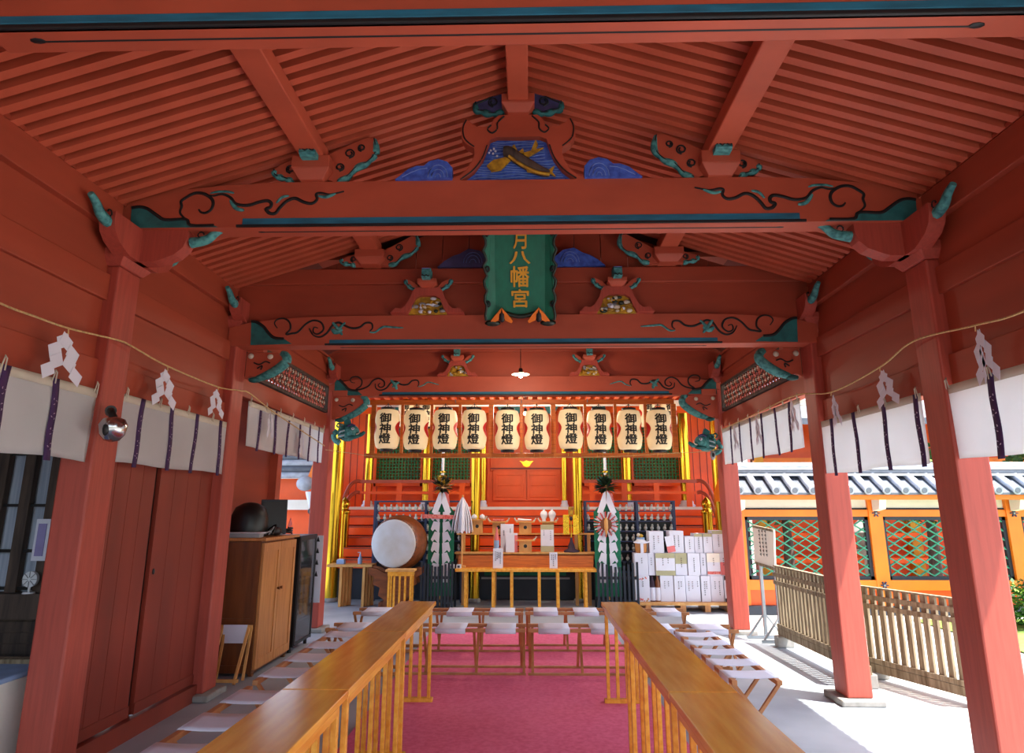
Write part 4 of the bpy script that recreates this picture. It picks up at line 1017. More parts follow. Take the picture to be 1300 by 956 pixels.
# gold gohei
x=at(725,670,Y=11.2).x; y=11.2
t=thing('gold_streamer_stand','glittering gold ritual streamer stand on a plum base at the right of the altar','stand',(x,y,.81))
MB().lathe([(.12,0),(.125,.02),(.06,.05),(.05,.10),(.025,.16),(.015,.22)],(x,y,.8105),DKPLUM,20).build('base',t)
MB().cyl((x,y,1.0),(x,y,1.5),.010,.010,GOLD,10).build('stem',t)
MB().box(x-.04,x+.04,y-.015,y+.015,1.37,1.50,OCHR).build('top_plate',t,bevel=.01)
for s_ in (-1,1):
    b=MB(); rr=random.Random(s_+5)
    for k in range(5):
        b.box(x+s_*.03 if s_>0 else x-.125,x+.125 if s_>0 else x-.03,y-.02-.004*(k%2),y-.012-.004*(k%2),1.32-k*.06,1.378-k*.06,GOLD)
    for k in range(40): b.ell((x+s_*rr.uniform(.035,.12),y-.028,rr.uniform(1.08,1.37)),(.007,.004,.007),rr.choice([GOLD,GOLDP,OCHR]),5,4)
    b.build('gold_streamer',t)
b=MB().ell((x,y-.03,1.32),(.028,.02,.034),BLK,10,6); b.build('knot',t)
for i,u in enumerate((574.5,583)):
    a=at(u,716,Y=10.85)
    o=MB().box(a.x-.035,a.x+.035,10.76,10.84,.6005,.655,CERAM).box(a.x-.018,a.x+.018,10.755,10.76,.61,.64,NAVY).build('small_box'); tag(o,'small white box on the left end of the altar table, %s one'%('outer' if i==0 else 'inner'),'box')
# ---------------------------------------------------------------- drum
def drum():
    c=at(499,690,Y=10.6)
    t=thing('taiko_drum','large round taiko drum with a pale hide face on a brown wooden cradle','drum',(c.x,10.8,0))
    R=Matrix.Translation(c)@Matrix.Rotation(math.radians(-9),4,'Z')@Matrix.Rotation(-PI/2,4,'X')
    pr=[(.325,0),(.35,.02),(.385,.12),(.41,.26),(.41,.34),(.385,.48),(.345,.6)]
    MB().lathe(pr,(0,0,0),DRUMW,40,T=R).build('drum_body',t)
    MB().lathe([(.005,-.012),(.2,-.011),(.325,-.006),(.345,.01),(.352,.03)],(0,0,0),SKIN,40,T=R).build('drum_hide',t)
    b=MB()
    for k in range(44):
        a=2*PI*k/44; p=R@Vector((math.cos(a)*.353,math.sin(a)*.353,.03)); b.ell(p,(.009,.009,.009),BLK,6,4)
    b.build('tack_ring',t)
    # cradle
    for y in (10.68,11.0):
        o=[(-.40,.62),(-.40,.52),(-.31,.48),(-.33,.38),(-.22,.33),(-.24,.22),(-.15,.16),(-.2,.06),(-.30,.0),(.30,.0),(.2,.06),(.15,.16),(.24,.22),(.22,.33),(.33,.38),(.31,.48),(.40,.52),(.40,.62),(.28,.60),(.15,.535),(0,.52),(-.15,.535),(-.28,.60)]
        k=[(c.x+.03+u,v+.0) for u,v in o]
        MB().prism(k,'y',y,y+.05,DRUMW).build('cradle_board',t,bevel=.006)
    for x in (-.2,.2): MB().box(c.x+.03+x-.03,c.x+.03+x+.03,10.68,11.05,.05,.12,DRUMW).build('cradle_rail',t)
    x0=at(492,722,Y=10.45).x; x1=at(528,722,Y=10.45).x; z=.62
    t=thing('side_table','small slatted wooden table with many legs in front of the taiko drum','table',((x0+x1)/2,10.55,0))
    MB().box(x0,x1,10.30,10.54,z-.03,z,WOODL).build('tabletop',t,bevel=.003)
    MB().box(x0+.03,x1-.03,10.32,10.52,z-.09,z-.03,WOOD).build('apron',t)
    for i in range(5):
        x=x0+.05+(x1-x0-.1)*i/4
        for y in ((10.32,10.50) if i in (0,4) else (10.32,)): MB().box(x-.014,x+.014,y,y+.025,0,z-.09,WOOD).build('leg',t)
drum()
x0=at(417,716,Y=11.2).x; x1=at(474,716,Y=11.2).x
t=thing('bench_table','pale wooden trestle table with plank legs in front of the left gold column','table',((x0+x1)/2,11.2,0))
MB().box(x0,x1,11.12,11.42,.585,.625,WOODL).build('tabletop',t,bevel=.003)
for u in (433,462):
    x=at(u,750,Y=11.2).x; 
    for k in range(4): MB().box(x-.02+.055*k*.6,x+.02+.055*k*.6,11.13+.065*k,11.19+.065*k,0,.585,WOODL).build('leg_plank',t)
x=at(457,708,Y=11.2).x
t=thing('pump_bottle','clear blue hand sanitiser pump bottle on the pale trestle table','bottle',(x,11.22,.6255))
MB().lathe([(.03,0),(.036,.01),(.036,.08),(.014,.12),(.012,.15)],(x,11.22,.6255),BLUC,14).build('bottle_body',t)
MB().cyl((x,11.22,.775),(x,11.22,.80),.008,.008,CERAM,8).bar((x,11.22,.80),(x-.04,11.2,.80),.012,.012,CERAM).build('pump',t)
x=at(433,710,Y=11.2).x
tag(MB().box(x-.06,x+.06,11.16,11.26,.6255,.69,BLUC).box(x-.05,x+.05,11.17,11.25,.69,.70,WHT).build('tissue_box',bevel=.004),'pale blue tissue box on the left end of the pale trestle table','box')
# ---------------------------------------------------------------- sake offerings
def sakes():
    y=10.85; XA=lambda u:at(790+u/7.08,700,Y=y).x
    t=thing('pallet_stand','low pale wooden pallet carrying the stacked gift boxes','stand',(2.3,11,0))
    MB().box(XA(105),2.93,10.72,11.2,.09,.125,WOODL).build('deck',t,bevel=.003)
    for x in (XA(200),XA(505),XA(720),XA(910)): MB().box(x-.04,x+.04,10.72,11.18,0,.09,PINE).build('block',t)
    rows=[('bottom',.1255,[(105,235,265,'flower-bordered white box',1,'flower'),(330,450,262,'plain white box',2,None),(452,552,268,'white box standing slightly proud',2,None),(556,686,258,'white box with dense writing',3,None),(692,775,256,'white box with a writing column on its left side',2,None),(779,893,256,'white box with one column of writing',2,None),(897,985,250,'box with dark top band',2,'dark')]),
          ('middle',.495,[(110,232,228,'plain white box with light grey writing',1,None),(235,293,228,'narrow white box',1,None),(296,474,228,'wide kraft box with a broad white label',2,'kraft'),(477,583,228,'olive-topped box',1,'olive'),(587,697,228,'white box with small writing',1,None),(703,755,228,'narrow white box turned sideways',1,None),(758,877,228,'white-topped grey box with a red base band',1,'redb'),(880,950,228,'pale pink box',1,'pink')]),
          ('top',.818,[(250,384,185,'white box with pink writing',2,None),(437,568,188,'white box behind a tilted card',2,None),(572,658,142,'small short white box',1,None),(662,738,165,'pale grey box',1,'kraft2'),(741,822,165,'white box with brown cap',1,'kraft2'),(826,935,190,'plastic-wrapped pale box',1,'pink')])]
    for rn,z,it in rows:
        for i,(a,b_,h,nm,mk,st) in enumerate(it):
            H=h/7.08/82; x0=XA(a); x1=XA(b_)-.004; yy=y+{'bottom':0,'middle':.02,'top':.04}[rn]+(.02 if i%2 else 0)
            t=thing('gift_box','%s, %s box in the %s row'%(nm,ordn[i],rn),'box',((x0+x1)/2,yy,z),'offered gift boxes piled on the pallet')
            H={'bottom':.368,'middle':.322}.get(rn,H)
            b=MB().box(x0,x1,yy,yy+.25,z+.0005,z+H,WHT); o=b.build('carton',t,bevel=.003)
            b=None
            if st=='flower':
                b=MB(); rr=random.Random(4)
                for k in range(30):
                    zz=rr.choice([rr.uniform(.01,.05),rr.uniform(H-.06,H-.01)]); b.ell((rr.uniform(x0+.01,x1-.01),yy-.001,z+zz),(.010,.002,.010),rr.choice([PINK,OCHR,REDC]),7,4)
            elif st=='dark': b=MB().box(x0,x1,yy-.003,yy,z+H-.06,z+H,LINE).box(x0,x1,yy-.003,yy,z,z+.05,LINE)
            elif st=='kraft': b=MB().box(x0,x1,yy-.003,yy,z,z+H,BROWNP); MB().box(x0+.005,x1-.005,yy-.006,yy-.003,z+H*.22,z+H*.78,WHT).build('broad_label',t)
            elif st=='olive': b=MB().box(x0,x1,yy-.003,yy,z+H*.52,z+H,BROWNP)
            elif st=='redb': MB().box(x0,x1,yy-.003,yy,z+.02,z+.06,REDC).build('red_band',t); b=MB().box(x0,x1,yy-.003,yy,z+H*.6,z+H,PLAS)
            elif st=='pink': b=MB().box(x0,x1,yy-.003,yy,z+.01,z+H*.6,PUR if 0 else PINK) if rn=='middle' else MB().box(x0,x1,yy-.003,yy,z+H*.85,z+H,BROWNP)
            elif st=='kraft2': b=MB().box(x0,x1,yy-.003,yy,z+H*.84,z+H,BROWNP)
            if b: b.build('printed_panel',t)
            b=MB(); rr=random.Random(i*7+len(rn)); 
            for k in range(mk):
                xx=x0+(x1-x0)*(.5+(k-(mk-1)/2)*.3)+rr.uniform(-.01,.01); zz=z+H*.78
                for j in range(rr.randint(3,7)):
                    s=.012; q=zz-j*.03
                    if q<z+H*.2: break
                    yb=yy-.0075; b.box(xx-s*.8,xx+s*.8,yb,yy-.006,q-.004,q,LINE); b.box(xx-.002,xx+.002,yb,yy-.006,q-.016,q+.004,LINE)
                    if rr.random()<.6: b.box(xx-s,xx+s*.5,yb,yy-.006,q-.013,q-.010,REDC if rr.random()<.2 else LINE)
            b.build('brush_writing',t)
    for a,b_,nm,m1 in ((238,280,'dark purple-capped sake bottle with a white label, between the flower-bordered box and the brown bottle',DKPLUM),(286,328,'brown sake bottle with a white label at the front of the bottom row',BRNW)):
        xx=(XA(a)+XA(b_))/2
        t=thing('sake_bottle',nm,'bottle',(xx,y,.1255))
        MB().lathe([(.04,0),(.043,.01),(.043,.22),(.034,.28),(.017,.32),(.017,.355),(.01,.36)],(xx,y+.05,.1255),m1,18).build('glass',t)
        MB().lathe([(.0435,.015),(.044,.02),(.044,.19),(.0435,.2)],(xx,y+.05,.1255),WHT,18).build('paper_label',t)
    xx=(XA(115)+XA(240))/2; z=.8178
    t=thing('sake_cask','small straw-wrapped wooden sake cask tied with rope and topped with blue and white cloth','cask',(xx,y,z))
    MB().lathe([(.07,0),(.085,.02),(.092,.14),(.085,.15)],(xx,y+.1,z),PINE,20).build('cask_body',t)
    MB().box(xx-.02,xx+.025,y+.002,y+.01,z,z+.14,WHT).build('paper_band',t)
    b=MB().lathe([(.10,.145),(.11,.155),(.075,.18),(.06,.2)],(xx,y+.1,z),CERAM,18); b.tube([(xx-.12,y+.02,z+.16),(xx-.05,y-.0,z+.15),(xx+.05,y,z+.15),(xx+.12,y+.02,z+.165)],.012,WHT,6); b.build('white_rope_tie',t)
    MB().lathe([(.06,.2),(.065,.215),(.06,.225)],(xx,y+.1,z),BLUC,16).ell((xx,y+.1,z+.25),(.045,.04,.03),OCHR,8,6).ell((xx-.03,y+.09,z+.26),(.03,.03,.03),CREAM,8,6).build('bow_top',t)
    xx=(XA(390)+XA(480))/2
    o=MB(); T=Matrix.Translation((xx,y+.03,.97))@Matrix.Rotation(math.radians(-10),4,'Y'); o.box(-.06,.06,-.004,0,-.14,.09,PINK,T=T); o.box(-.062,.062,-.008,-.004,-.05,.10,WHT,T=T)
    tag(o.build('tilted_card'),'small tilted white and pink card leaning on the boxes in the top row','card')
sakes()
# ---------------------------------------------------------------- long tables
def table_proto():
    t=thing('offering_table','','table',(0,0,0)); L=1.39; W=.29
    MB().box(-W/2,W/2,0,L,.715,.745,WOOD).build('tabletop',t,bevel=.004)
    for x in (-W/2+.02,W/2-.035): MB().box(x,x+.015,.08,L-.08,.665,.715,WOOD).build('apron',t)
    for y in (.06,L-.09):
        for i in range(4):
            x=-W/2+.02+(W-.065)*i/3
            MB().box(x,x+.025,y,y+.035,.04,.715,WOOD).build('leg',t,bevel=.003)
        MB().box(-W/2,W/2,y-.01,y+.045,0,.04,WOOD).build('foot_bar',t,bevel=.003)
    return t
tp=table_proto()
first=True
for nm,x in (('left',-.915),('right',.725)):
    for k,y in enumerate((4.555,3.155,1.755)):
        lb='long narrow honey wood table, %s in the %s row'%(('farthest','middle','nearest')[k],nm)
        o=tp if first else dup(tp)
        first=False; o.location=(x,y,0); o['label']=lb; o['group']='narrow tables in two rows'
# ---------------------------------------------------------------- folding benches
def bench(name,L,n,loc,rot,lab,grp):
    W=.29
    t=thing('folding_bench','', 'bench',(0,0,0),grp)
    for y in (-W/2,W/2):
        MB().box(0,L,y-.018,y+.018,.375,.405,STOW).build('seat_rail',t,bevel=.003)
        MB().box(0,L,y-.015,y+.015,0.001,.03,STOW).build('floor_rail',t,bevel=.003)
    p=L/n
    for i in range(n):
        x0=p*i+p*.2; x1=p*i+p*.8
        b=MB(); 
        b.grid(lambda u,v:(x0+(x1-x0)*u,-W/2-.022+(W+.044)*v,.408-.007*math.sin(PI*v)),4,8,WHT)
        for y,s_ in ((-W/2-.021,-1),(W/2+.021,1)): b.grid(lambda u,v,y=y:(x0+(x1-x0)*u,y,.408-.045*v),2,2,WHT)
        b.build('canvas_seat',t,solid=.003)
    for x in [.03]+[p*i for i in range(1,n)]+[L-.03]:
        for s_ in (-1,1):
            MB().bar((x+s_*.012,-s_*W/2,.02),(x+s_*.012,s_*W/2,.38),.02,.024,STOW,up=(1,0,0)).build('leg',t)
    t.location=loc; t.rotation_euler=(0,0,rot); t['label']=lab
    return t
G='folding benches with white canvas seats'
bench('b',1.83,4,(-1.9,7.92,0),0,'folding bench with white canvas seats, left one of the far row',G)
bench('b',1.75,4,(-.05,7.96,0),0,'folding bench with white canvas seats, right one of the far row',G)
bench('b',1.86,4,(-1.9,6.90,0),0,'folding bench with white canvas seats, left one of the near row',G)
bench('b',1.93,4,(-.02,6.90,0),0,'folding bench with white canvas seats, right one of the near row',G)
bench('b',1.92,4,(-1.64,4.78,0),PI/2,'folding bench with white canvas seats along the left side near the cabinet',G)
bench('b',1.95,4,(-1.62,2.7,0),PI/2,'folding bench with white canvas seats, nearest the camera on the left side',G)
bench('b',1.84,5,(1.47,4.86,0),PI/2,'folding bench with white canvas seats along the right side, partly in sunlight',G)
tag(MB().box(-1.22,1.02,1.0,9.25,.0005,.012,CARP).build('carpet'),'crimson pink carpet on the hall floor between the two rows of tables','carpet')
# ---------------------------------------------------------------- left side: doors, cabinet, rack
def doors():
    x=-2.70
    for n,(ya,yb,xx) in enumerate(((4.32,4.965,x),(5.03,5.87,x-.0)),1):
        b=MB(); nb=4; w=(yb-ya)/nb
        for i in range(nb): b.box(xx-.03,xx,ya+w*i+.002,ya+w*(i+1)-.002,.13,2.2,REDD)
        b.box(xx-.028,xx-.006,ya,yb,.13,2.2,REDD)
        b.box(xx,xx+.008,ya,yb,.13,.2,REDD)
        if n==2: b.ell((xx+.004,ya+.05,1.05),(.008,.014,.022),BLK,8,6)
        S('door_%d'%n,b)
    S('trim_60',MB().box(-2.76,-2.66,4.31,5.88,0,.12,REDD).box(-2.80,-2.735,4.95,5.06,.1,2.2,LINE))  # black strip stands in for shade in the gap between the doors
    S('wall_left_lower',MB().box(-3.10,-3.04,6.06,8.05,0,2.6,REDW))
    t=thing('wall_stud','slim vermilion stud at the end of the plank wall, left of the small opening','post',(-3.0,8.12,0)); MB().box(-3.08,-2.95,8.05,8.20,0,2.6,RED).build('shaft',t)
    # recess panel above noren bay3
doors()
def cabinet():
    x0,x1,y0,y1,h=-3.02,-2.51,6.66,7.58,1.215
    t=thing('wooden_cabinet','tall brown wooden cabinet with two pale pine doors, by the left wall','cabinet',((x0+x1)/2,(y0+y1)/2,0))
    b=MB().box(x0,x1-.02,y0,y1,.03,h-.03,BRNW); b.build('body',t,bevel=.003)
    MB().box(x0-.0,x1+.03,y0-.03,y1+.03,h-.03,h,PINE).build('top_board',t,bevel=.006)
    for a in ((x0,x0+.04,h*.0+.03,h-.03),(x1-.07,x1-.02,.03,h-.03)): MB().box(a[0],a[1],y0-.012,y0,a[2],a[3],BRNW).build('side_stile',t)
    for z in (.05,.45,h-.09): MB().box(x0,x1-.02,y0-.01,y0,z,z+.05,BRNW).build('side_rail',t)
    ym=(y0+y1)/2
    for i,(a,c) in enumerate(((y0+.005,ym-.004),(ym+.004,y1-.005))):
        d=MB().box(x1-.02,x1,a,c,.06,h-.05,PINE)
        d.box(x1,x1+.008,a,a+.06,.06,h-.05,PINE).box(x1,x1+.008,c-.06,c,.06,h-.05,PINE).box(x1,x1+.008,a+.06,c-.06,h-.13,h-.05,PINE).box(x1,x1+.008,a+.06,c-.06,.06,.14,PINE)
        o=d.build('door',t,bevel=.002)
        MB().cyl((x1+.008,(c-.03) if i==0 else (a+.03),.72),(x1+.035,(c-.03) if i==0 else (a+.03),.72),.008,.016,BRNW,12).build('door_knob',o)
    for x in (x0+.02,x1-.06):
        for y in (y0+.02,y1-.06): MB().box(x,x+.04,y,y+.04,0,.03,BRNW).build('foot',t)
    z=h+.0005
    t=thing('black_covered_bundle','black rounded cloth-covered equipment on top of the cabinet','bundle',(-2.78,6.95,z))
    MB().lathe([(.17,0),(.18,.05),(.175,.2),(.14,.28),(.07,.32),(.01,.33)],(-2.79,6.97,z),BLKB,20).build('cover',t)
    t=thing('flat_speaker','dark grey flat panel speaker standing on the cabinet','speaker',(-2.62,7.22,z))
    T=Matrix.Translation((-2.66,7.28,z))@Matrix.Rotation(math.radians(28),4,'Z')@Matrix.Rotation(math.radians(-6),4,'X')
    MB().box(-.13,.13,-.015,.03,.01,.36,NAVYD,T=T).box(-.12,.12,-.02,-.015,.03,.34,BLKB,T=T).build('panel',t,bevel=.005)
    MB().box(-.06,.06,-.05,.06,0,.012,BLKB,T=T).build('foot',t)
    t=thing('plastic_tray','clear grey plastic tray and papers on the near end of the cabinet','tray',(-2.7,6.75,z))
    MB().box(-2.95,-2.56,6.66,6.77,z,z+.04,GREY).box(-2.97,-2.54,6.65,6.785,z+.04,z+.048,WHT).build('tray_body',t,bevel=.004)
    b=MB(); 
    for k in range(4):
        b.tube(cat([(-2.60+.02*k,6.80+.05*k,z+.02),(-2.55,6.9+.05*k,z+.05+.02*k),(-2.58-.03*k,7.05+.03*k,z+.03),(-2.53,7.2,z+.012)],5),.007,BLKB if k%2 else GREY,5)
    b.ell((-2.56,7.1,z+.045),(.05,.09,.045),BLKB,10,6)
    tag(b.build('cable_tangle'),'tangle of black and white cables on the cabinet top','cables')
    t=thing('coiled_cable','dark coiled cable with a pink tag on the far end of the cabinet','cables',(-2.55,7.45,z))
    MB().tube([(-2.57+.05*math.cos(a),7.45+.07*math.sin(a),z+.012+.004*a) for a in [i*.5 for i in range(30)]],.009,BLKB,5).build('coil',t)
    MB().prism([(7.40,z+.09),(7.47,z+.17),(7.53,z+.10),(7.46,z+.07)],'x',-2.55,-2.545,PINK).build('pink_tag',t)
    # audio rack
    x0,x1,y0,y1,h=-2.98,-2.50,7.68,8.30,1.19
    t=thing('audio_rack','black glass-fronted audio rack beside the wooden cabinet','rack',((x0+x1)/2,8,0))
    MB().box(x0,x1,y0,y0+.02,.06,h,BLK).build('side_panel',t); MB().box(x0,x1,y1-.02,y1,.06,h,BLK).build('side_panel',t)
    MB().box(x0,x1,y0,y1,h-.02,h,BLK).build('top_panel',t); MB().box(x0,x0+.02,y0,y1,.06,h,BLK).build('back_panel',t)
    for k,z in enumerate((.08,.3,.5,.72,.95)):
        MB().box(x0,x1-.02,y0+.02,y1-.02,z-.01,z,BLK).build('shelf',t)
        if k in (1,2,3):
            c=thing('audio_unit','%s audio unit inside the black glass-fronted rack'%('lowest silver','second grey','black')[k-1],'stereo',(x1-.2,8,z)); m1=(ENAM,GREY,BLKB)[k-1]
            MB().box(x0+.06,x1-.06,y0+.05,y1-.06,z+.0005,z+.13,m1).build('case',c,bevel=.004)
            for q in range(4): MB().cyl((x1-.06,y0+.12+.1*q,z+.06),(x1-.045,y0+.12+.1*q,z+.06),.014,.014,BLKB if k<3 else GREY,10).build('dial',c)
    MB().box(x1-.008,x1,y0+.05,y1-.05,.10,h-.05,GLASSM).build('glass_door',t)
    MB().box(x1-.01,x1+.006,y0+.02,y0+.05,.08,h-.02,BLK).box(x1-.01,x1+.006,y1-.05,y1-.02,.08,h-.02,BLK).box(x1-.01,x1+.006,y0+.05,y1-.05,.07,.10,BLK).box(x1-.01,x1+.006,y0+.05,y1-.05,h-.05,h-.02,BLK).build('door_frame',t)
    for y in (y0+.05,y1-.05):
        for x in (x0+.05,x1-.05): MB().cyl((x,y,0),(x,y,.06),.02,.02,BLK,10).build('caster',t)
    # paper banner at rack
    p=thing('hanging_banner','white hanging paper strip with dark triangles at the right of the audio rack','panel',(-2.49,8.36,.6))
    MB().box(-2.56,-2.44,8.35,8.356,.42,1.17,WHT).build('sheet',p)
    for k in range(4): MB().prism([(-2.52,1.1-.13*k),(-2.48,1.1-.13*k),(-2.50,1.16-.13*k)],'y',8.344,8.35,BLK).build('triangle_mark',p)
GLASSM=mat('smoked_glass',(150,160,175),.05,trans=.95,var=0,spec=.08)
cabinet()
# folded stool leaning
t=thing('folded_stool','small folded stool with white canvas leaning against the cabinet side','stool',(-2.68,6.52,0))
for x in (-2.80,-2.56):
    MB().bar((x,6.36,.01),(x,6.60,.44),.022,.022,WOODL).build('leg',t); MB().bar((x+.02,6.50,.01),(x+.02,6.61,.43),.02,.02,WOODL).build('leg',t)
MB().bar((-2.83,6.60,.44),(-2.53,6.60,.44),.025,.025,WOODL,up=(0,1,0)).build('seat_rail',t)
MB().bar((-2.83,6.37,.035),(-2.53,6.37,.035),.025,.025,WOODL,up=(0,1,0)).build('foot_rail',t)
MB().box(-2.79,-2.57,6.585,6.60,.30,.455,WHT).build('canvas_seat',t)
# ---------------------------------------------------------------- left outside window wall
def leftwin():
    y=4.75
    b=MB().box(-6,-2.83,y+.02,y+.10,0,.78,OLDW).box(-6,-2.83,y-.10,y+.06,.79,.945,OLDW).box(-6,-2.83,y,y+.08,2.5,3.3,OLDW)
    b.box(-4.5,-4.4,0,y,0,3.3,OLDW).box(-6,-3.6,0,y+.3,3.3,3.4,TILED)  # unseen side wall and roof, added to dim the light from the left
    for k in range(11): b.box(-6,-2.83,y+.01,y+.02,.07*k,.07*k+.06,OLDW)
    for k in range(3): b.box(-3.05-.9*k,-2.99-.9*k,y-.02,y+.02,0,.78,PINE)
    S('wall_outbuilding',b)
    b=MB()
    for k in range(16): x=-2.86-.19*k; b.box(x-.075,x,y-.02,y+.03,.945,2.5,OLDW)
    for z in (.96,1.2,1.5,1.85,2.2): b.box(-6,-2.83,y-.005,y+.015,z,z+.02,BLK)
    b.box(-6,-2.83,y+.045,y+.05,.945,2.5,GLASS)
    S('window_1',b)
    p=thing('small_fan','small round white fan on the window sill, left of the near left post','fan',(-3.29,4.66,.946))
    c=Vector((-3.30,4.68,1.035))
    MB().cyl(c-Vector((0,.012,0)),c+Vector((0,.012,0)),.05,.05,CERAM,20).build('head',p)
    for k in range(8):
        a=k*PI/4; MB().bar(c+Vector((.012*math.cos(a),-.016,.012*math.sin(a))),c+Vector((.05*math.cos(a),-.016,.05*math.sin(a))),.004,.004,GREY,up=(0,1,0)).build('grille_spoke',p)
    MB().cyl((c.x,4.68,.955),(c.x,4.68,.99),.009,.009,CERAM,8).cyl((c.x,4.68,.9455),(c.x,4.68,.956),.04,.035,CERAM,16).build('stand',p)
    a=at(50,700,Y=4.6)
    p=thing('paper_notice','narrow white and violet paper notice pinned beside the near left post','notice',(-2.93,4.6,1.3))
    x0=at(42,700,Y=4.7).x; x1=at(60,700,Y=4.7).x
    MB().box(x0,x1,4.69,4.70,1.15,1.42,WHT).build('sheet',p); MB().box(x0+.02,x1-.02,4.684,4.69,1.18,1.39,mat('violet_print',(150,140,190),.7)).build('print_block',p)
    p=thing('covered_counter','low counter with a pale blue cover at the bottom left, outside the left post','counter',(-3.1,4.1,0))
    MB().box(-3.9,-2.92,3.2,4.42,0,.55,PLAS).build('body',p); MB().box(-3.95,-2.90,3.15,4.46,.55,.58,BLUC).build('cover',p,bevel=.01); MB().box(-3.95,-2.92,4.38,4.46,.58,.605,GREYW).build('batten',p)
leftwin()
# ---------------------------------------------------------------- right outside: tiled fence
def fence():
    y=10.6
    t=thing('tiled_roof_fence','orange wooden fence with green diamond lattice and a grey tiled roof, right of the hall','fence',(6.5,y,0))
    xa,xb=3.05,10.5
    b=MB().box(xa,xb,y-.06,y+.06,1.36,1.46,ORG); b.build('upper_rail',t,bevel=.004)
    MB().box(xa,xb,y-.07,y+.07,.33,.47,ORG).build('lower_rail',t,bevel=.004)
    MB().box(xa,xb,y-.03,y+.03,.12,.33,BRD).build('kick_board',t)
    MB().box(xa-.05,xb,y-.12,y+.12,0,.12,NAVYD).build('stone_base',t)
    MB().box(xa,xb,y-.02,y+.02,1.46,1.63,PLAS).box(xa,xb,y-.035,y+.035,1.46,1.485,LINE).build('plaster_band',t)
    MB().box(xa-.1,xb,y-.36,y-.30,1.60,1.67,ORG).build('eave_board',t,bevel=.003)
    MB().box(xa-.1,xb,y+.30,y+.36,1.60,1.67,ORG).build('eave_board',t,bevel=.003)
    px_=[at(u,700,Y=y).x for u in (938,1114,1290)]; d=px_[2]-px_[1]; px_+= [px_[2]+d*k for k in (1,2)]
    for i,x in enumerate(px_):
        MB().box(x-.10,x+.10,y-.08,y+.08,.12,1.66,ORG).build('fence_post',t,bevel=.004)
        MB().prism([(y-.34,1.60),(y-.30,1.47),(y-.1,1.44),(y-.1,1.60)],'x',x-.05,x+.05,PLAS).build('bracket_end',t)
        for z in (1.41,.40):
            b=MB(); 
            for k in range(3):
                a=k*PI/3; c=Vector((x,y-.088,z)); e=Vector((math.cos(a),0,math.sin(a)))*.055; b.bar(c-e,c+e,.014,.03,NAVY,up=(0,1,0))
            b.ell((x,y-.095,z),(.02,.015,.02),STEEL,8,5); b.build('nail_cover',t)
    for i in range(len(px_)-1):
        a,c=px_[i]+.10,px_[i+1]-.10
        b=MB()
        for q in ((a,c,.47,.52),(a,c,1.31,1.36),(a,a+.05,.47,1.36),(c-.05,c,.47,1.36)): b.box(q[0],q[1],y-.03,y+.03,q[2],q[3],NAVYD)
        b.build('lattice_frame',t)
        b=MB(); x0,x1,z0,z1=a+.05,c-.05,.52,1.31; sl=.62; st=.21
        for s_ in (1,-1):
            k=x0-(z1-z0)/sl-.2
            while k<x1+(z1-z0)/sl+.2:
                P=[]
                xs_=k; 
                # line: x = k + s*(z-z0)/sl
                zA,zB=z0,z1
                f=lambda z:k+s_*(z-z0)/sl
                g=lambda x:z0+s_*(x-k)*sl
                pts=[]
                for z in (z0,z1):
                    if x0<=f(z)<=x1: pts.append((f(z),z))
                for x in (x0,x1):
                    if z0<g(x)<z1: pts.append((x,g(x)))
                if len(pts)>=2: b.bar((pts[0][0],y+s_*.008,pts[0][1]),(pts[1][0],y+s_*.008,pts[1][1]),.014,.034,LATG,up=(0,1,0))
                k+=st
        b.build('diamond_lattice',t)
    # roof
    zr0,ze=1.95,1.70
    MB().prism([(y,zr0),(y-.42,ze),(y-.42,ze-.03),(y+.42,ze-.03),(y+.42,ze)],'x',xa-.12,xb,TILED).build('roof_bed',t)
    r0=None; n=int((xb-xa)/.262)
    for i in range(n+1):
        if r0 is None:
            r0=MB().cyl((xa-.02,y-.02,zr0+.03),(xa-.02,y-.45,ze+.035),.052,.056,TILE,14).cyl((xa-.02,y-.45,ze+.033),(xa-.02,y-.47,ze+.03),.062,.062,TILE,16).cyl((xa-.02,y-.47,ze+.03),(xa-.02,y-.476,ze+.03),.04,.038,TILED,12).build('round_tile',t)
        else:
            o=dup(r0,parent=t); o.location=(i*.262,0,0)
    for k in range(3): MB().box(xa-.15,xb,y-.13+.02*k,y+.13-.02*k,zr0+.045*k,zr0+.035+.045*k,TILE if k%2==0 else TILED).build('ridge_course',t)
    MB().cyl((xa-.17,y,zr0+.15),(xb,y,zr0+.15),.055,.055,TILE,14).build('ridge_tile',t)
    MB().prism([(y-.45,1.70),(y-.36,1.58),(y+.36,1.58),(y+.45,1.70),(y+.12,1.92),(y-.12,1.92)],'x',xa-.16,xa-.11,ORG).build('gable_board',t)
    b=MB()
    for k in range(4): b.ell((xa-.14,y-.40+.10*k,1.72+.055*k),(.03,.055,.045),PLAS,8,5)
    b.build('gable_tile_edge',t)
fence()
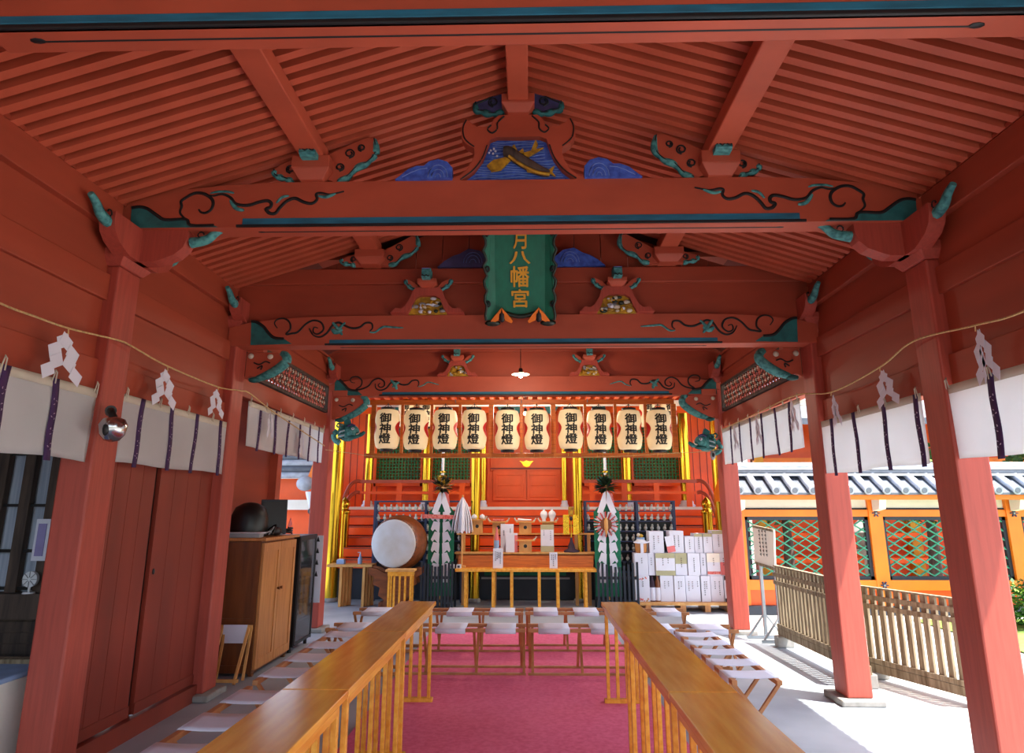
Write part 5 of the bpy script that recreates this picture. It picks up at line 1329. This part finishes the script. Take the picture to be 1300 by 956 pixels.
def backdrop():
    # side building behind the fence
    t=thing('side_hall','orange-pillared side hall with green lattice behind the tiled fence','building',(6,16,0))
    MB().box(4.6,12.5,14.5,14.7,0,3.2,BRD).build('wall',t)
    MB().box(4.6,12.5,14.38,14.5,2.28,2.48,ORG).box(4.6,12.5,14.38,14.5,1.85,2.0,ORG).build('beam',t)
    for i in range(6):
        MB().box(4.6+1.5*i,4.8+1.5*i,14.3,14.5,0,3.2,ORG if i%2 else GOLDP).build('pillar',t)
    b=MB()
    for i in range(70): b.box(4.6+.11*i,4.66+.11*i,14.36,14.4,2.0,2.28,LATG)
    b.build('green_lattice_band',t)
    MB().box(4.6,12.5,14.1,14.5,.9,1.0,BRD).box(4.6,12.5,13.9,14.5,.45,.55,BRD).build('veranda_rail',t)
    MB().prism([(12.9,3.0),(16,4.6),(16,4.75),(12.9,3.12)],'x',4.75,12.5,TILED).build('roof',t)
    t=thing('stone_lantern','stone lantern seen through the lattice of the tiled fence','lantern',(5.5,11.7,0))
    MB().lathe([(.22,0),(.22,.1),(.10,.16),(.08,.7),(.2,.78),(.2,.84)],(5.5,11.7,0),STONE,12).build('pedestal',t)
    MB().box(5.38,5.62,11.58,11.82,.84,1.1,STONE).build('light_box',t); MB().lathe([(.32,1.1),(.3,1.14),(.1,1.3),(.05,1.36),(.01,1.42)],(5.5,11.7,0),STONE,6).build('cap',t)
    def tree(name,x,y,h,r,n,lab,seed,zc=None):
        t=thing(name,lab,'tree' if name=='tree' else 'shrub',(x,y,0)); rr=random.Random(seed)
        if name=='tree': MB().tube([(x,y,0),(x+.05,y,h*.4),(x,y,h*.75)],.12,OLDW,8,taper=lambda q:1-.6*q).build('trunk',t)
        b=MB()
        for k in range(n):
            d=Vector((rr.gauss(0,1),rr.gauss(0,1),rr.gauss(0,1))); d.normalize(); d*=r*rr.random()**.4
            c=Vector((x,y,zc or h*.75))+Vector((d.x,d.y,d.z*(.8 if name=='tree' else .6)))
            if c.z<.03: c.z=.03+rr.random()*.1
            s=rr.uniform(.05,.11)*(1 if name=='tree' else .5); a=rr.uniform(0,PI); e=rr.uniform(-.8,.8)
            u=Vector((math.cos(a),math.sin(a),e)).normalized()*s; v=u.cross(Vector((rr.random(),rr.random(),1))).normalized()*s*.45
            b.add([c-u,c+v,c+u,c-v],[(0,1,2,3)],LEAF if rr.random()<.75 else GRASS)
        b.build('foliage',t)
    tree('tree',6.9,12.4,2.6,.95,1500,'leafy green tree behind the middle of the tiled fence',3)
    tree('tree',9.3,12.2,3.0,.85,1500,'leafy green tree behind the right end of the tiled fence',4)
    tree('tree',4.5,12.6,2.2,.6,600,'slender green tree behind the left end of the tiled fence',8)
    tree('clipped_shrub',6.4,9.4,.5,.5,1600,'round clipped green shrub at the right edge, in front of the tiled fence',5,zc=.3)
    tag(MB().grid(lambda u,v:(5.2+5*u,6.5+3.6*v,.012+.006*math.sin(u*40)*math.sin(v*30)),20,16,GRASS).build('grass_patch'),'sunlit green lawn beyond the slatted barriers','grass',kind='stuff')
    # left side outside seen through the small opening
    t=thing('side_shrine_roof','corner of an orange side shrine with blue-grey tiles seen through the small left opening','building',(-5,12.6,0))
    MB().box(-6.5,-3.75,12.6,12.8,0,2.0,BRD).build('wall',t)
    for k in range(4): MB().cyl((-6.5,12.35,2.05+.11*k),(-3.7,12.35,2.05+.11*k),.06,.06,TILED if k%2 else TILE,10).build('tile_course',t)
    MB().prism([(-3.75,1.7),(-3.55,1.95),(-3.6,2.5),(-3.75,2.5),(-3.95,1.9)],'y',12.2,12.26,ORG).build('barge_board',t)
    MB().box(-6.5,-3.8,12.3,12.6,1.45,1.62,PLAS).build('plaster_band',t)
    MB().ell((-3.95,12.2,1.9),(.16,.1,.13),TILE,12,8).build('corner_tile',t)
    t=thing('oval_sign_lamp','white conical lamp on a dark bracket beyond the small left opening','lamp',(-3.5,11.6,1.5))
    MB().lathe([(.02,-.14),(.09,.1),(.09,.12)],(-3.55,11.3,1.62),CERAM,14).build('shade',t); MB().ell((-3.53,11.3,1.43),(.06,.04,.05),BLK,8,6).cyl((-3.53,11.3,0),(-3.53,11.3,1.4),.012,.012,BLK,8).build('bracket',t)
backdrop()
# barriers --------------------------------------------------------
def barrier(p,q,h,n,lab,zb):
    p=Vector(p);q=Vector(q);d=(q-p);L=d.length;d.normalize();a=d.cross(Vector((0,0,1)))
    t=thing('slatted_barrier',lab,'barrier',tuple((p+q)/2))
    for i in range(n):
        c=p+d*(L*(i+.5)/n)
        MB().bar(c+Vector((0,0,zb)),c+Vector((0,0,h)),.026,L/n*.55,GREYW,up=tuple(d)).build('slat',t)
    for z in (zb+.03,h*.80,h*.90):
        MB().bar(p+a*.028+Vector((0,0,z)),q+a*.028+Vector((0,0,z)),.02,.04,GREYW).build('cross_rail',t)
    b=MB()
    for i in range(n):
        for z in (h*.80,h*.90):
            c=p+d*(L*(i+.5)/n)-a*.016+Vector((0,0,z)); b.ell(c,(.008,.008,.008),STEEL,6,4)
    b.build('screw_row',t)
    MB().bar(p+Vector((0,0,h+.008)),q+Vector((0,0,h+.008)),.05,.014,GREYW).build('cap_rail',t)
    MB().bar(p+Vector((0,0,zb-.03)),q+Vector((0,0,zb-.03)),.07,.07,GREYW).build('base_beam',t)
    for c in (p+d*.08,q-d*.08): MB().box(c.x-.09,c.x+.09,c.y-.06,c.y+.06,0,zb-.065,STONE).build('foot_block',t,bevel=.01)
barrier((2.80,8.25,0),(2.86,6.35,0),.84,22,'weathered slatted wooden barrier behind the middle right post',.18)
barrier((3.10,6.85,0),(3.50,5.75,0),.77,13,'weathered slatted wooden barrier between the middle and near right posts',.12)
# sign on stand
t=thing('sign_stand','framed notice board on a galvanised metal stand, beside the far right post','sign',(2.8,8.55,0))
a=at(958,695,Y=8.75); b_=at(984,700,Y=8.35)
p=Vector((a.x,8.75,0)); q=Vector((b_.x,8.35,0))
mdl=MB(); mdl.bar(p+Vector((0,0,1.06)),q+Vector((0,0,1.02)),.02,.44,PLAS); mdl.build('board',t)
MB().bar(p+Vector((.0,-.02,1.27)),q+Vector((0,-.02,1.23)),.03,.03,GREYW).bar(p+Vector((.0,-.02,.84)),q+Vector((0,-.02,.80)),.03,.03,GREYW).build('board_frame',t)
b=MB(); d=(q-p); nn=Vector((-d.y,d.x,0)).normalized()*-1
for k in range(3):
    c=p+d*(.35+.15*k)+nn*.014
    for j in range(7): b.bar(c+Vector((-.012,0,1.22-.045*j)),c+Vector((.012,0,1.22-.045*j)),.004,.008,LINE); b.bar(c+Vector((0,0,1.235-.045*j)),c+Vector((0,0,1.20-.045*j)),.005,.004,LINE)
b.build('writing_lines',t)['kind']='stuff'
for c in (p+d*.22,q-d*.06): MB().bar(c+Vector((0,0,0)),c+Vector((0,0,.82)),.035,.035,STEEL).build('leg',t); MB().bar(c+Vector((-.22,0,.02)),c+Vector((.22,0,.02)),.03,.03,STEEL).bar(c+Vector((-.2,0,.02)),c+Vector((0,0,.28)),.02,.02,STEEL).bar(c+Vector((.2,0,.02)),c+Vector((0,0,.28)),.02,.02,STEEL).build('foot_brace',t)
# small camera lamp near right gold column
c=at(905,578,Y=8.85); t=thing('small_wall_speaker','small grey and black device hanging by the far right post','device',tuple(c))
MB().ell(c,(.035,.03,.06),GREY,12,8).build('case',t); MB().ell(c+Vector((0,-.025,0)),(.018,.012,.03),BLKB,8,6).build('lens',t); MB().bar(c+Vector((.02,0,.04)),c+Vector((.1,.1,.06)),.012,.012,STEEL).build('arm',t)
# ---------------------------------------------------------------- light
w=bpy.data.worlds.new('sky'); sc.world=w; w.use_nodes=True; nt=w.node_tree
bg=nt.nodes['Background']; sk=nt.nodes.new('ShaderNodeTexSky'); sk.sky_type='NISHITA'; sk.sun_disc=False
sk.sun_elevation=math.radians(62); sk.sun_rotation=math.radians(70); sk.dust_density=2.0
hs=nt.nodes.new('ShaderNodeHueSaturation'); hs.inputs['Saturation'].default_value=.8; nt.links.new(sk.outputs['Color'],hs.inputs['Color']); nt.links.new(hs.outputs['Color'],bg.inputs['Color']); bg.inputs['Strength'].default_value=.25
sl=bpy.data.lights.new('sun','SUN'); sl.energy=5.5; sl.angle=math.radians(.6); sl.color=(1,.95,.87)
so=bpy.data.objects.new('sun',sl); COL.objects.link(so)
dv=Vector((.36,-.20,.90)); so.rotation_euler=dv.to_track_quat('Z','Y').to_euler(); so.location=(8,3,12)
for (x,y,z,e,r) in ((at(661,475,Y=8.0).x,8.0,2.96,9,.04),(at(667,524,Y=10.4).x,10.4,2.93,75,.05)):
    pl=bpy.data.lights.new('bulb_light','POINT'); pl.energy=e; pl.color=(1,.86,.66); pl.shadow_soft_size=r
    po=bpy.data.objects.new('bulb_light',pl); COL.objects.link(po); po.location=(x,y,z)
vs=sc.view_settings; vs.view_transform='Standard'; vs.look='None'; vs.gamma=1; vs.use_curve_mapping=False; vs.exposure=1.66
